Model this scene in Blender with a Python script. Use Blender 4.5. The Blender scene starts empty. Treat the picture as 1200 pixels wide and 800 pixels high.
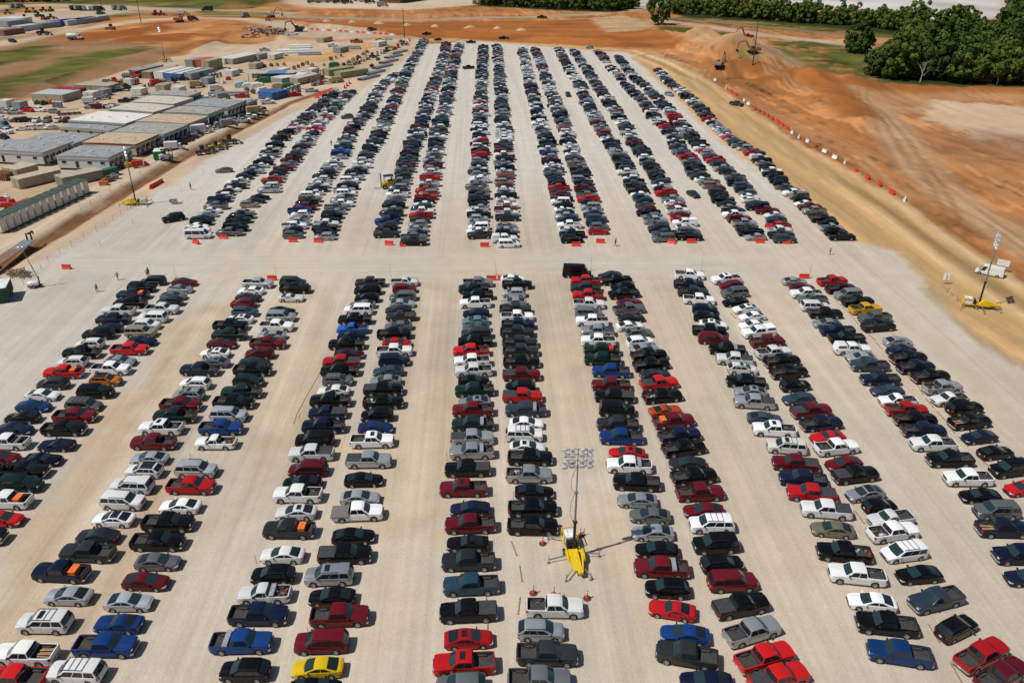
import bpy, math, random
import numpy as np
from mathutils import Vector, Matrix

random.seed(7)
rng = np.random.default_rng(7)
R = math.radians
SC = bpy.context.scene
COL = SC.collection

# ------------------------------------------------------------------ camera
F_PX, CAM_H, PITCH = 933.0, 64.0, 27.66
cd = bpy.data.cameras.new("camera")
cd.sensor_width = 36.0
cd.lens = F_PX / 1200.0 * 36.0
cd.clip_start, cd.clip_end = 1.0, 9000.0
cam = bpy.data.objects.new("camera", cd)
COL.objects.link(cam)
cam.location = (0, 0, CAM_H)
cam.rotation_euler = (R(90 - PITCH), 0, 0)
SC.camera = cam

# ------------------------------------------------------------------ light
SUN_EL = 57.0
SHADOW_AZ = 22.0                       # direction shadows fall, degrees from +X
to_sun = Vector((-math.cos(R(SHADOW_AZ)) * math.cos(R(SUN_EL)), -math.sin(R(SHADOW_AZ)) * math.cos(R(SUN_EL)), math.sin(R(SUN_EL))))
world = bpy.data.worlds.new("World")
SC.world = world
world.use_nodes = True
wn = world.node_tree
bg = wn.nodes["Background"]
sky = wn.nodes.new("ShaderNodeTexSky")
sky.sky_type = 'NISHITA'
sky.sun_disc = False
sky.sun_elevation = R(SUN_EL)
sky.sun_rotation = math.atan2(to_sun.x, to_sun.y)
sky.altitude = 100
wn.links.new(sky.outputs[0], bg.inputs[0])
bg.inputs[1].default_value = 0.06
sl = bpy.data.lights.new("sun", 'SUN')
sl.energy = 4.0
sl.angle = R(0.53)
sl.color = (1.0, 0.965, 0.90)
so = bpy.data.objects.new("sun", sl)
COL.objects.link(so)
so.rotation_euler = to_sun.to_track_quat('Z', 'Y').to_euler()
SC.view_settings.view_transform = 'Standard'
SC.view_settings.look = 'None'
SC.view_settings.exposure = 0.0
SC.view_settings.gamma = 1.0

# ------------------------------------------------------------------ helpers
TH = R(PITCH)
def G(px, py, h=0.0):
    """ground point (height h) that the surveyed pixel of the 1200x800 photograph shows"""
    xc = (px - 600.0) / F_PX
    yc = -(py - 400.0) / F_PX
    dx, dy, dz = xc, yc * math.sin(TH) + math.cos(TH), yc * math.cos(TH) - math.sin(TH)
    t = (CAM_H - h) / (-dz)
    return Vector((dx * t, dy * t, h))

def setp(o, label=None, cat=None, group=None, kind=None):
    if label: o["label"] = label
    if cat: o["category"] = cat
    if group: o["group"] = group
    if kind: o["kind"] = kind
    return o

class MB:
    """collects polygons, builds one mesh"""
    def __init__(s): s.v, s.f, s.m = [], [], []
    def add(s, vs, fs, mi=0, M=None):
        b = len(s.v)
        s.v += [tuple(M @ Vector(p)) if M is not None else tuple(p) for p in vs]
        s.f += [tuple(b + i for i in f) for f in fs]
        s.m += [mi] * len(fs)
    def box(s, c, d, mi=0, rz=0.0, M=None):
        x, y, z = d[0] / 2, d[1] / 2, d[2] / 2
        ca, sa = math.cos(rz), math.sin(rz)
        vs = []
        for k in (-z, z):
            for (i, j) in ((-x, -y), (x, -y), (x, y), (-x, y)):
                vs.append((c[0] + i * ca - j * sa, c[1] + i * sa + j * ca, c[2] + k))
        s.add(vs, [(0, 3, 2, 1), (4, 5, 6, 7), (0, 1, 5, 4), (1, 2, 6, 5), (2, 3, 7, 6), (3, 0, 4, 7)], mi, M)
    def tube(s, a, b, r0, r1=None, n=8, mi=0, caps=True):
        a, b = Vector(a), Vector(b)
        r1 = r0 if r1 is None else r1
        d = (b - a).normalized()
        t = Vector((0, 0, 1)) if abs(d.z) < .9 else Vector((1, 0, 0))
        u = d.cross(t).normalized(); w = d.cross(u)
        vs = []
        for (p, r) in ((a, r0), (b, r1)):
            for i in range(n):
                q = 2 * math.pi * i / n
                vs.append(p + u * (math.cos(q) * r) + w * (math.sin(q) * r))
        fs = [(i, i + n, (i + 1) % n + n, (i + 1) % n) for i in range(n)]
        if caps: fs += [tuple(range(n)), tuple(range(2 * n - 1, n - 1, -1))]
        s.add(vs, fs, mi)
    def path(s, pts, r, n=6, mi=0):
        for i in range(len(pts) - 1): s.tube(pts[i], pts[i + 1], r, r, n, mi)
    def prism(s, poly, y0, y1, mi=0, axis='y'):
        """poly in (x,z) extruded along y"""
        n = len(poly)
        if axis == 'y': vs = [(p[0], y0, p[1]) for p in poly] + [(p[0], y1, p[1]) for p in poly]
        else: vs = [(p[0], p[1], y0) for p in poly] + [(p[0], p[1], y1) for p in poly]
        fs = [tuple(range(n - 1, -1, -1)), tuple(range(n, 2 * n))] + [(i, (i + 1) % n, (i + 1) % n + n, i + n) for i in range(n)]
        s.add(vs, fs, mi)
    def lathe(s, prof, c, axis='y', n=16, mi=0):
        """prof: (r, along)"""
        vs = []
        for (r, t) in prof:
            for i in range(n):
                q = 2 * math.pi * i / n
                a, b = r * math.cos(q), r * math.sin(q)
                vs.append((c[0] + a, c[1] + t, c[2] + b) if axis == 'y' else (c[0] + a, c[1] + b, c[2] + t) if axis == 'z' else (c[0] + t, c[1] + a, c[2] + b))
        m = len(prof)
        fs = [(j * n + i, j * n + (i + 1) % n, (j + 1) * n + (i + 1) % n, (j + 1) * n + i) for j in range(m - 1) for i in range(n)]
        s.add(vs, fs, mi)
    def mesh(s, name, mats, smooth=False, sharp=35):
        me = bpy.data.meshes.new(name)
        me.from_pydata([tuple(p) for p in s.v], [], s.f)
        for m in (mats if isinstance(mats, (list, tuple)) else [mats]): me.materials.append(m)
        if any(s.m): me.polygons.foreach_set("material_index", s.m)
        me.validate()
        import bmesh
        b = bmesh.new(); b.from_mesh(me)
        bmesh.ops.recalc_face_normals(b, faces=b.faces)
        b.to_mesh(me); b.free()
        if smooth:
            me.polygons.foreach_set("use_smooth", [True] * len(me.polygons))
            me.set_sharp_from_angle(angle=R(sharp))
        me.update()
        return me

def put(name, me, parent=None, loc=None, rz=None, color=None):
    o = bpy.data.objects.new(name, me)
    COL.objects.link(o)
    if parent is not None: o.parent = parent
    if loc is not None: o.location = loc
    if rz is not None: o.rotation_euler = (0, 0, rz)
    if color is not None: o.color = (*color, 1)[:4]
    return o

def empty(name, loc, rz=0.0, label=None, cat=None, group=None):
    o = bpy.data.objects.new(name, None)
    o.empty_display_size = 0.5
    COL.objects.link(o)
    o.location = loc
    o.rotation_euler = (0, 0, rz)
    return setp(o, label, cat, group)

# ------------------------------------------------------------------ materials
def nm(name):
    m = bpy.data.materials.new(name)
    m.use_nodes = True
    return m, m.node_tree.nodes, m.node_tree.links, m.node_tree.nodes["Principled BSDF"]

_cache = {}
def M(name, rgb, rough=0.6, metal=0.0, var=0.18, scale=3.0, spec=0.4):
    if name in _cache: return _cache[name]
    m, N, L, P = nm(name)
    P.inputs["Roughness"].default_value = rough
    P.inputs["Metallic"].default_value = metal
    P.inputs["Specular IOR Level"].default_value = spec
    tc = N.new("ShaderNodeTexCoord")
    nz = N.new("ShaderNodeTexNoise"); nz.inputs["Scale"].default_value = scale; nz.inputs["Detail"].default_value = 4
    L.new(tc.outputs["Object"], nz.inputs["Vector"])
    mp = N.new("ShaderNodeMapRange"); mp.inputs["To Min"].default_value = 1 - var; mp.inputs["To Max"].default_value = 1 + var
    mp.inputs["From Min"].default_value = .3; mp.inputs["From Max"].default_value = .7
    L.new(nz.outputs["Fac"], mp.inputs["Value"])
    mx = N.new("ShaderNodeVectorMath"); mx.operation = 'SCALE'
    mx.inputs[0].default_value = rgb
    L.new(mp.outputs[0], mx.inputs["Scale"])
    L.new(mx.outputs[0], P.inputs["Base Color"])
    _cache[name] = m
    return m

def paint_material(name, attr=None):
    m, N, L, P = nm(name)
    if attr:
        a = N.new("ShaderNodeAttribute"); a.attribute_name = attr; c = a.outputs["Color"]
    else:
        a = N.new("ShaderNodeObjectInfo"); c = a.outputs["Color"]
    tc = N.new("ShaderNodeTexCoord"); nz = N.new("ShaderNodeTexNoise")
    nz.inputs["Scale"].default_value = 2.2; nz.inputs["Detail"].default_value = 5
    L.new(tc.outputs["Object"], nz.inputs["Vector"])
    mp = N.new("ShaderNodeMapRange"); mp.inputs["From Min"].default_value = .42; mp.inputs["From Max"].default_value = .8
    mp.inputs["To Max"].default_value = 0.012
    L.new(nz.outputs["Fac"], mp.inputs["Value"])
    mx = N.new("ShaderNodeMix"); mx.data_type = 'RGBA'
    mx.inputs["B"].default_value = (.36, .29, .21, 1)          # dust
    L.new(mp.outputs[0], mx.inputs["Factor"]); L.new(c, mx.inputs["A"])
    L.new(mx.outputs["Result"], P.inputs["Base Color"])
    iv = N.new("ShaderNodeMath"); iv.operation = 'SUBTRACT'; iv.inputs[0].default_value = 1.0; L.new(a.outputs["Alpha"], iv.inputs[1]); L.new(iv.outputs[0], P.inputs["Metallic"])
    P.inputs["Roughness"].default_value = 0.34
    P.inputs["Specular IOR Level"].default_value = 0.08
    P.inputs["Coat Weight"].default_value = 0.42
    P.inputs["Coat Roughness"].default_value = 0.045
    return m

PAINT = paint_material("car_paint")
PAINT_MASS = paint_material("car_paint_mass", "paint")
SCREEN = M("windscreen_glass", (.016, .034, .036), .05, 0, .05, 1, .8)  # teal base colour paints in the sky reflection on windshields
GLASS = M("tinted_glass", (.012, .018, .021), .06, 0, .05, 1, .6)
TYRE = M("tyre_rubber", (.018, .017, .016), .85)
RIMM = M("wheel_alloy", (.42, .42, .43), .35, .6)
TRIM = M("black_trim", (.02, .02, .021), .55)
CHROME = M("chrome_trim", (.55, .56, .58), .22, .85, .05)
LAMP = M("headlamp_lens", (.62, .65, .68), .12, .2, .05, 3, .7)
TAIL = M("tail_lamp_lens", (.35, .012, .012), .2, 0, .1)
LINER = M("bed_liner", (.045, .043, .041), .8, 0, .3)
VINYL = M("bed_cover_vinyl", (.045, .045, .048), .6, 0, .25)
# ------------------------------------------------------------------ terrain
def vnoise(x, y, seed):
    xi, yi = np.floor(x).astype(np.int64), np.floor(y).astype(np.int64)
    fx, fy = x - xi, y - yi
    fx, fy = fx * fx * (3 - 2 * fx), fy * fy * (3 - 2 * fy)
    def h(a, b):
        n = (a * 374761393 + b * 668265263 + seed * 974711) & 0x7fffffff
        n = ((n ^ (n >> 13)) * 1274126177) & 0x7fffffff
        return ((n ^ (n >> 16)) & 0xffff) / 65535.0
    return (h(xi, yi) * (1 - fx) + h(xi + 1, yi) * fx) * (1 - fy) + (h(xi, yi + 1) * (1 - fx) + h(xi + 1, yi + 1) * fx) * fy
def fbm(x, y, seed, o=4):
    s, a, t = 0, 1.0, 0
    for i in range(o):
        s = s + a * vnoise(x, y, seed + i); t += a; a *= .5; x, y = x * 2.03 + 11.3, y * 2.03 + 5.7
    return s / t - .5
def px_line(pts): return np.array([G(a, b)[:2] for a, b in pts])
def dist_line(P, L):
    d = np.full(P.shape[0], 1e9); side = np.zeros(P.shape[0])
    for a, b in zip(L[:-1], L[1:]):
        ab = b - a; t = np.clip(((P - a) @ ab) / max(1e-9, ab @ ab), 0, 1)
        q = P - (a + t[:, None] * ab); e = np.hypot(q[:, 0], q[:, 1])
        m = e < d; side[m] = (ab[0] * q[m, 1] - ab[1] * q[m, 0]) / np.hypot(*ab); d = np.minimum(d, e)
    return d, side
def inside(P, L):
    r = np.zeros(P.shape[0], bool); n = len(L)
    for i in range(n):
        a, b = L[i], L[(i + 1) % n]
        if a[1] == b[1]: continue
        c = (a[1] > P[:, 1]) != (b[1] > P[:, 1])
        r ^= c & (P[:, 0] < (b[0] - a[0]) * (P[:, 1] - a[1]) / (b[1] - a[1]) + a[0])
    return r
def sm(t): t = np.clip(t, 0, 1); return t * t * (3 - 2 * t)

# relief: (survey line, half width m, height m)
BERMS = [
 ([(-20,322),(30,294),(90,258),(150,222),(215,183),(270,155),(330,125)], 2.6, -1.0),
 ([(-30,312),(30,284),(90,249),(150,214),(215,176),(270,149)], 2.0, .7),
 ([(0,112),(60,98),(130,74),(190,60),(240,50)], 5, 1.6), ([(40,108),(110,90),(160,76),(215,62)], 2.5, -1.2),
 ([(100,46),(150,42),(190,36)], 9, 4.0), ([(150,50),(200,46),(225,44)], 8, 3.0), ([(235,60),(270,45),(300,40)], 4, 2),
 ([(820,50),(835,60),(850,66)], 13, 7.0), ([(856,70),(875,66),(893,78)], 13, 6.0), ([(850,86),(865,84),(885,86)], 9, 5.0), ([(880,56),(895,62)], 10, 3),
 ([(905,100),(930,92),(960,104),(990,128),(1010,150)], 9, 3.6), ([(950,94),(990,98),(1010,108)], 9, 2.6),
 ([(960,98),(1040,104),(1120,108),(1220,110)], 7, 2.0), ([(330,27),(420,36),(560,42),(700,50),(790,58)], 7, 2.2), ([(560,36),(640,40),(700,44)], 10, 2.0),
 ([(270,8),(300,4),(320,1)], 8, 4), ([(270,42),(310,44),(332,46)], 5, 2.6), ([(1080,170),(1140,195),(1220,205)], 12, 1.4), ([(1000,160),(1040,200),(1090,240)], 14, 1.0),
 ([(772,40),(800,44),(830,52)], 9, 2.5),
]
BL = [(px_line(l), w, h) for l, w, h in BERMS]
def height(P):
    z = np.zeros(P.shape[0])
    for L, w, h in BL:
        d, _ = dist_line(P, L)
        n = 1 + .5 * fbm(P[:, 0] / (w * 1.2), P[:, 1] / (w * 1.2), 91) + .45 * fbm(P[:, 0] / (w * .35), P[:, 1] / (w * .35), 92)
        z += h * np.exp(-(d / w) ** 2) * n
    return z
def terr(x, y): return float(height(np.array([[x, y]]))[0])
def GT(px, py):
    z = 0.0
    for _ in range(7):
        p = G(px, py, z); z = .5 * z + .5 * terr(p.x, p.y)
    p = G(px, py, z)
    return Vector((p.x, p.y, terr(p.x, p.y)))

xs = np.concatenate([-np.geomspace(150, 1500, 70)[::-1], np.arange(-148.5, 200, 1.5), np.geomspace(202, 1500, 64)])
ys = np.concatenate([np.arange(14, 215, 1.5), 215 + np.cumsum(np.linspace(1.5, 4.5, 215)), 880 + np.geomspace(8, 4200, 22)])
GX, GY = np.meshgrid(xs, ys); P = np.stack([GX.ravel(), GY.ravel()], 1); NV = len(P)
wob = .7 * fbm(P[:, 0] / 9, P[:, 1] / 9, 5) + .45 * fbm(P[:, 0] / 3, P[:, 1] / 3, 7); wob2 = fbm(P[:, 0] / 40, P[:, 1] / 40, 6)
col = np.tile(np.array([.36, .150, .050]), (NV, 1))
zone = np.zeros(NV, int)
# broad soil variation on the graded ground
n1 = fbm(P[:, 0] / 70, P[:, 1] / 70, 11); n2 = fbm(P[:, 0] / 18, P[:, 1] / 18, 12)
ang = R(98); u = P[:, 0] * math.cos(ang) + P[:, 1] * math.sin(ang); v = -P[:, 0] * math.sin(ang) + P[:, 1] * math.cos(ang)
wu = u + 26 * wob2 * 2; wv = v + 16 * fbm(P[:, 0] / 120, P[:, 1] / 160, 8)
topm = sm((P[:, 1] - 400) / 60)
st = fbm(wu / 70, wv / 5.0, 13) * (1 - topm) + fbm(P[:, 0] / 70, P[:, 1] / 9, 15) * topm; st2 = fbm(wu / 40, wv / 2.2, 14)
sheet = sm((fbm(wv / 14, wu / 120, 17) + .06) / .10); col = col * (1 - .2 * sheet)[:, None] + np.array([.43, .27, .155])[None, :] * (.2 * sheet)[:, None]
col *= (1 + .75 * n1 + .5 * n2 + .6 * st + .25 * st2 + .5 * fbm(P[:, 0] / 5, P[:, 1] / 5, 16) + .4 * sm((fbm(wv / 3, wu / 45, 18) - .12) / .06) - .45 * sm((fbm(wv / 2.5, wu / 38, 19) - .15) / .06))[:, None]
def blend(mask, rgb, var=0.0, z=None):
    global col
    if z == 4: mask = mask * (.25 + .75 * gp)
    c = np.array(rgb)[None, :] * (1 + var)[:, None] if isinstance(var, np.ndarray) else np.array(rgb)[None, :]
    col = col * (1 - mask)[:, None] + c * mask[:, None]
    if z is not None: zone[mask > .5] = z
def poly(pts, soft=3.0, wobble=3.0):
    L = px_line(pts); d, _ = dist_line(P, np.vstack([L, L[:1]])); s = np.where(inside(P, L), d, -d)
    return sm((s + wobble * wob * 1.6) / (soft * .5) * .5 + .5)
def band(pts, w, soft=1.5, wobble=1.5):
    d, s = dist_line(P, px_line(pts))
    return sm((w - d + wobble * wob * 1.6) / (soft * .6) * .5 + .5), d, s
blotch = .35 * n2 + .3 * n1
gp = sm((fbm(P[:, 0] / 7, P[:, 1] / 7, 33) + .8 * fbm(P[:, 0] / 30, P[:, 1] / 30, 34) + .30) / .28)
GRASS = (.088, .095, .018)
gv = 1.4 * fbm(P[:, 0] / 14, P[:, 1] / 14, 31) + .8 * fbm(P[:, 0] / 4, P[:, 1] / 4, 32)
# zones: 1 site_yard 2 parking_lot 3 haul_road 4 grass_field 5 track 6 quarry_floor
blend(poly([(-900,60),(0,42),(60,44),(100,50),(125,46),(160,52),(220,60),(190,72),(110,96),(40,112),(-10,125),(-900,240)], 8, 6), (.27, .15, .075), blotch + .5 * st, None)
blend(poly([(0,60),(30,54),(62,53),(60,60),(40,70),(0,77),(-300,100),(-300,66)], 5, 4), GRASS, gv, 4)
blend(poly([(0,92),(50,80),(85,66),(120,60),(172,54),(176,60),(130,72),(88,92),(40,106),(0,118),(-300,170),(-300,120)], 5, 5), GRASS, gv, 4)
blend(poly([(120,-4),(340,-10),(322,4),(296,10),(260,12),(220,10),(190,12),(120,9)], 6, 5), GRASS, gv, 4)
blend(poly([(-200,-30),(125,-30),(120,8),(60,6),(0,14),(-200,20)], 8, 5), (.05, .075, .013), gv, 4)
m, d, s = band([(-200,40),(0,8),(60,6),(110,8),(180,11),(260,14),(330,16)], 14, 6, 4); blend(m, (.40, .32, .215), blotch, 5)
blend(poly([(-10,20),(70,10),(130,8),(170,16),(120,20),(95,30),(20,42),(-300,70),(-300,40)], 6, 5), (.46, .36, .25), blotch, 1)
m, d, s = band([(-200,85),(0,52),(60,40),(110,32),(170,24),(240,20),(300,24),(350,34)], 8, 4, 3); blend(m, (.47, .37, .25), blotch, 5)
blend(poly([(100,24),(145,14),(162,15),(160,20),(130,21),(105,29)], 4, 3), GRASS, gv, 4)
blend(poly([(230,12),(330,15),(330,19),(230,18)], 5, 3), (.16, .14, .05), gv, None)
# orange cuts on the upper left
for l, w in (([(98,48),(150,43),(186,37)], 9), ([(150,50),(205,47),(222,44)], 8), ([(180,28),(215,26)], 7), ([(240,20),(300,20),(335,23)], 6), ([(205,62),(245,50),(272,42)], 3)):
    m, d, s = band(l, w, 5, 4); blend(m, (.26, .085, .022), blotch + .4 * st, None)
# site yard
YARD = [(-60,392),(0,350),(60,318),(125,268),(185,232),(260,190),(355,133),(430,106),(510,53),(480,40),(380,30),(335,36),(325,48),(300,52),(250,52),(215,64),(150,82),(110,94),(60,109),(0,126),(-300,190),(-300,480)]
ym = poly(YARD, 3, 3)
blend(ym, (.475, .355, .245), .28 * n2 + .3 * n1 + .35 * fbm(P[:, 0] / 3, P[:, 1] / 12, 41), 1)
for l, w, c in (([(330,70),(370,70),(430,52)], 10, (.47, .28, .13)), ([(60,150),(20,235),(0,260)], 9, (.47, .34, .22)), ([(320,44),(400,48),(470,44)], 6, (.42, .25, .13))):
    m, d, s = band(l, w, 8, 6); blend(m * ym, c, blotch, None)
m, d, s = band([(-60,334),(0,296),(60,262),(130,222),(200,180),(270,148),(340,118),(400,96)], 5.5, 3, 2); blend(m, (.50, .395, .29), .3 * n2 - .10 * np.cos(d * 2.2) * np.exp(-d / 5), 1)
# ditch
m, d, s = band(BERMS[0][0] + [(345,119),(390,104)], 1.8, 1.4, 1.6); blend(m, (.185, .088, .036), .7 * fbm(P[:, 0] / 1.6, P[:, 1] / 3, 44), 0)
# top: dark cut, road
blend(poly([(330,24),(500,26),(640,24),(700,22),(760,34),(800,50),(790,60),(700,54),(560,48),(470,42),(380,30)], 5, 4), (.30, .105, .028), .5 * n2 + .7 * st, None)
m, d, s = band([(320,18),(350,20),(480,24),(560,21),(640,20),(690,17),(740,12),(790,2)], 7, 4, 2); blend(m, (.335, .265, .175), blotch, 5)
blend(poly([(330,-20),(560,-20),(560,6),(520,9),(470,12),(400,10),(350,8),(335,4)], 8, 5), (.50, .40, .28), blotch, 1)
blend(poly([(690,22),(730,18),(770,30),(750,36),(712,38)], 8, 6), (.42, .27, .15), .9 * fbm(u / 3, v / 40, 51), None)
# right side: grass, tracks, quarry
blend(poly([(770,20),(860,22),(960,28),(1060,36),(1060,46),(990,42),(900,34),(780,24)], 6, 4), GRASS, gv, 4)
blend(poly([(770,30),(820,34),(870,42),(892,46),(880,50),(820,42),(770,38)], 5, 4), GRASS, gv, 4)
blend(poly([(896,49),(940,48),(1000,54),(1060,60),(1400,50),(1400,104),(1090,104),(1000,98),(950,88),(915,70)], 5, 4), (.082, .088, .018), gv, 4)
m, d, s = band([(770,24),(840,33),(900,42),(960,48),(1020,56),(1050,60)], 7, 4, 2); blend(m, (.42, .32, .22), blotch, 5)
m, d, s = band([(780,21),(860,28),(960,38),(1050,50)], 6, 5, 3); blend(m * .7, (.26, .17, .10), blotch, None)
blend(poly([(690,-30),(760,-30),(800,2),(740,12),(690,10)], 8, 5), (.46, .42, .36), blotch, 6)
blend(poly([(900,-40),(1180,-40),(1182,20),(1120,26),(900,4)], 12, 8), (.50, .47, .44), .9 * fbm(P[:, 0] / 25, P[:, 1] / 60, 52), 6)
m, d, s = band([(880,46),(895,60),(930,78),(975,98),(1010,118),(1035,140),(1055,170),(1080,205),(1130,245),(1200,285),(1300,340)], 6.5, 5, 4); blend(m * .8, (.40, .255, .15), blotch + .35 * np.cos(d * 1.6) * np.exp(-d / 6), 5)
m, d, s = band([(980,98),(1040,118),(1080,116),(1200,112)], 8, 6, 4); blend(m * .7, (.40, .22, .11), blotch, None)
m, d, s = band([(1010,118),(1060,130),(1110,122)], 6, 6, 4); blend(m * .6, (.42, .25, .14), blotch, None)
blend(poly([(1072,128),(1110,120),(1160,122),(1300,132),(1300,165),(1200,160),(1150,162),(1100,146)], 9, 12), (.54, .385, .25), blotch, None)
blend(.75 * poly([(1130,150),(1300,168),(1300,200),(1180,180)], 16, 12), (.33, .20, .13), blotch + .5 * st, None)
for l, w in (([(905,98),(925,90),(955,98),(985,118),(1004,142)], 8), ([(950,94),(1000,100),(1020,108)], 6), ([(960,103),(1100,108),(1300,112)], 5), ([(846,84),(866,82),(886,88)], 7)):
    m, d, s = band(l, w, 6, 4); blend(m * .9, (.27, .095, .024), .4 * n2 + .5 * st, None)
for l, w in (([(815,48),(840,58),(852,66)], 11), ([(856,66),(876,64),(892,76)], 9)):
    m, d, s = band(l, w, 8, 6); blend(m * .8, (.40, .245, .125), .8 * n2 + .6 * st2, None)
m = poly([(857,72),(872,70),(893,76),(890,82),(870,79)], 5, 4); blend(m * .8, (.14, .12, .03), gv, None)
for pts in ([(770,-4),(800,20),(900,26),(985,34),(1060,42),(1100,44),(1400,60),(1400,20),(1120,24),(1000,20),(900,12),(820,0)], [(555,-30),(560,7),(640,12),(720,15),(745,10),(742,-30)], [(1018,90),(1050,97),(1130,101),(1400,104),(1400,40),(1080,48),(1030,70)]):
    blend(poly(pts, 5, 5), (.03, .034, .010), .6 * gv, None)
for k in range(26):
    r_ = random.Random(500 + k); x0, y0 = r_.uniform(880, 1180), r_.uniform(110, 300); a = R(98 + r_.gauss(0, 16)); L_ = r_.uniform(30, 90); q = G(x0, y0)
    cv = r_.uniform(-.006, .006); pp = []
    for i in range(9): pp.append((q.x, q.y)); q = q + Vector((math.cos(a), math.sin(a), 0)) * L_ / 8; a += cv * L_ / 8
    d, _s = dist_line(P, np.array(pp)); m = np.exp(-((np.abs(d) - 1.5) / .75) ** 2) * (1 - sm((_s * 0 + d - 3) / 1)); blend(m * .5, (.24, .11, .04) if k % 3 else (.48, .32, .19), blotch, None)
# haul road
HR0 = [(490,47),(600,52),(740,62),(772,86),(850,158),(1000,274),(1062,300),(1110,350),(1165,398),(1260,452),(1450,500),(1450,420),(1200,333),(1060,240),(950,178),(860,115),(800,74),(760,60),(640,52),(520,45)]
HR = [(560,50),(735,64),(760,90),(830,160),(970,276),(1040,312),(1080,360),(1130,408),(1240,470),(1450,560),(1450,430),(1200,340),(1060,246),(950,184),(860,121),(800,80),(760,64)]
hr = np.maximum(poly(HR0, 3, 3), poly(HR, 3, 3))
dd, ss = dist_line(P, px_line([(560,49),(740,58),(785,74),(850,115),(950,182),(1060,248),(1200,342),(1400,450)]))
rut = .16 * np.cos(dd * .62 + 2 * wob2) + .55 * fbm(dd / 2.2 * np.sign(ss) + 40, (P[:, 0] + P[:, 1]) / 90, 61)
blend(hr, (.465, .295, .135), rut + .2 * n1, 3)
bd, bs = dist_line(P, px_line([(770,66),(800,78),(838,95),(872,119),(922,151),(1003,201),(1060,236),(1200,328),(1400,440)]))
for b0, hw_, k, c in ((7.8, 2.0, .75, (.27, .17, .075)), (3.2, 1.8, .75, (.58, .415, .245)), (11.6, 1.6, .7, (.57, .41, .235)), (15.5, 1.8, .4, (.35, .225, .10)), (20.5, 1.6, .35, (.55, .39, .21)), (25, 1.5, .3, (.36, .23, .11))):
    mm = sm((hw_ - np.abs(bd - b0 - 1.2 * wob2 * 2) + .8 * wob) / 1.6); blend(hr * mm * k, c, rut, None)
mm = sm((1.6 - bd + .8 * wob) / 1.0) * (1 - hr) ; blend(mm * .8, (.22, .10, .035), rut, None)
# parking lot
LOT = [(-300,460),(-60,372),(0,338),(60,302),(100,278),(165,236),(250,186),(345,131),(425,106),(500,52),(560,49),(735,62),(762,86),(845,166),(990,279),(1050,296),(1085,335),(1130,385),(1170,415),(1300,470),(1700,600),(1700,1400),(-900,1400),(-900,700)]
lm = poly(LOT, 2.4, 3)
row = P[:, 0] + .04 * P[:, 1]
trk = fbm(row / 1.3, P[:, 1] / 55, 71); patch = fbm(P[:, 0] / 9, P[:, 1] / 30, 72); big = fbm(P[:, 0] / 60, P[:, 1] / 60, 73)
blend(lm, (.485, .415, .335), .05 * trk + .22 * patch + .25 * big + .06 * n2, 2)
# greyer stone on the left and the cross lane, tan where fines have worked up
gl = sm((-35 - P[:, 0] + 30 * big) / 50) * lm
blend(gl * .75, (.475, .437, .385), .05 * trk + .18 * patch + .05 * n2, None)
cl = sm((11 - np.abs(P[:, 1] - 158 - 4 * wob2)) / 8) * lm * sm((75 - P[:, 0]) / 40)
blend(cl * .55, (.485, .445, .385), .12 * fbm(P[:, 0] / 30, P[:, 1] / 2.0, 74), None)
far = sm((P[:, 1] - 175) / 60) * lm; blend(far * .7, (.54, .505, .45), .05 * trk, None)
for (x, y, r, k) in ((150,520,9,.6),(175,470,9,.5),(120,590,9,.5),(225,400,7,.5),(215,440,8,.4),(460,560,8,.5),(490,470,7,.5),(500,520,7,.5),(640,425,6,.45),(660,470,6,.4),(690,640,5,.4),(760,720,6,.3),(440,730,5,.3),(60,720,5,.4),(30,330,6,.25),(1060,440,12,.25),(960,700,8,.2),(300,330,12,.4),(330,440,8,.4),(560,325,12,.3)):
    p = G(x, y); d = np.hypot((P[:, 0] - p.x), (P[:, 1] - p.y) / 1.8); m = sm((r + r * 1.6 * wob * 2 - d) / (r * .8)) * lm * k
    blend(m, (.56, .43, .285), .12 * trk, None)
for (x, y, r, k) in ((110,545,9,.35),(150,640,7,.3),(350,480,6,.35),(560,530,5,.3),(700,420,8,.25)):
    p = G(x, y); d = np.hypot((P[:, 0] - p.x), (P[:, 1] - p.y) / 3.5); m = sm((r + r * 1.6 * wob * 2 - d) / (r * .8)) * lm * k
    blend(m, (.40, .285, .17), .12 * trk, None)
for l, w, k in (([(240,372),(196,470),(130,590),(84,690)], 3.0, .7), ([(228,392),(205,440),(170,510)], 2.2, .5), ([(505,345),(490,470),(476,590)], 2.8, .5), ([(650,345),(655,430),(672,520)], 2.4, .4), ([(360,345),(345,430),(318,500)], 2.6, .5), ([(770,345),(830,480),(900,640)], 2.4, .3), ([(900,350),(990,480)], 2.2, .25)):
    m, d, s = band(l, w + 2.4, 4, 4); blend(m * lm * k, (.415, .315, .21), .15 * trk + .3 * patch, None)
    m, d, s = band(l, w * .75, 2.5, 4); blend(m * lm * min(1, k * 1.3), (.56, .465, .355), .12 * trk + .2 * patch, None)
m, d, s = band([(1084,338),(1110,362),(1150,400),(1200,430),(1300,470)], .8, .8, .8); blend(m * .6, (.28, .17, .08), blotch, None)
col = np.clip(col, .008, .8)
rough = (1 - lm) * (1 - hr) * (1 - ym)
Z = height(P) + rough * (.6 * wob + .18 * fbm(wv / 4.0, wu / 30, 81) + .45 * fbm(P[:, 0] / 4.5, P[:, 1] / 4.5, 82)) + ym * (1 - lm) * .15 * fbm(P[:, 0] / 4, P[:, 1] / 4, 83)
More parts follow.
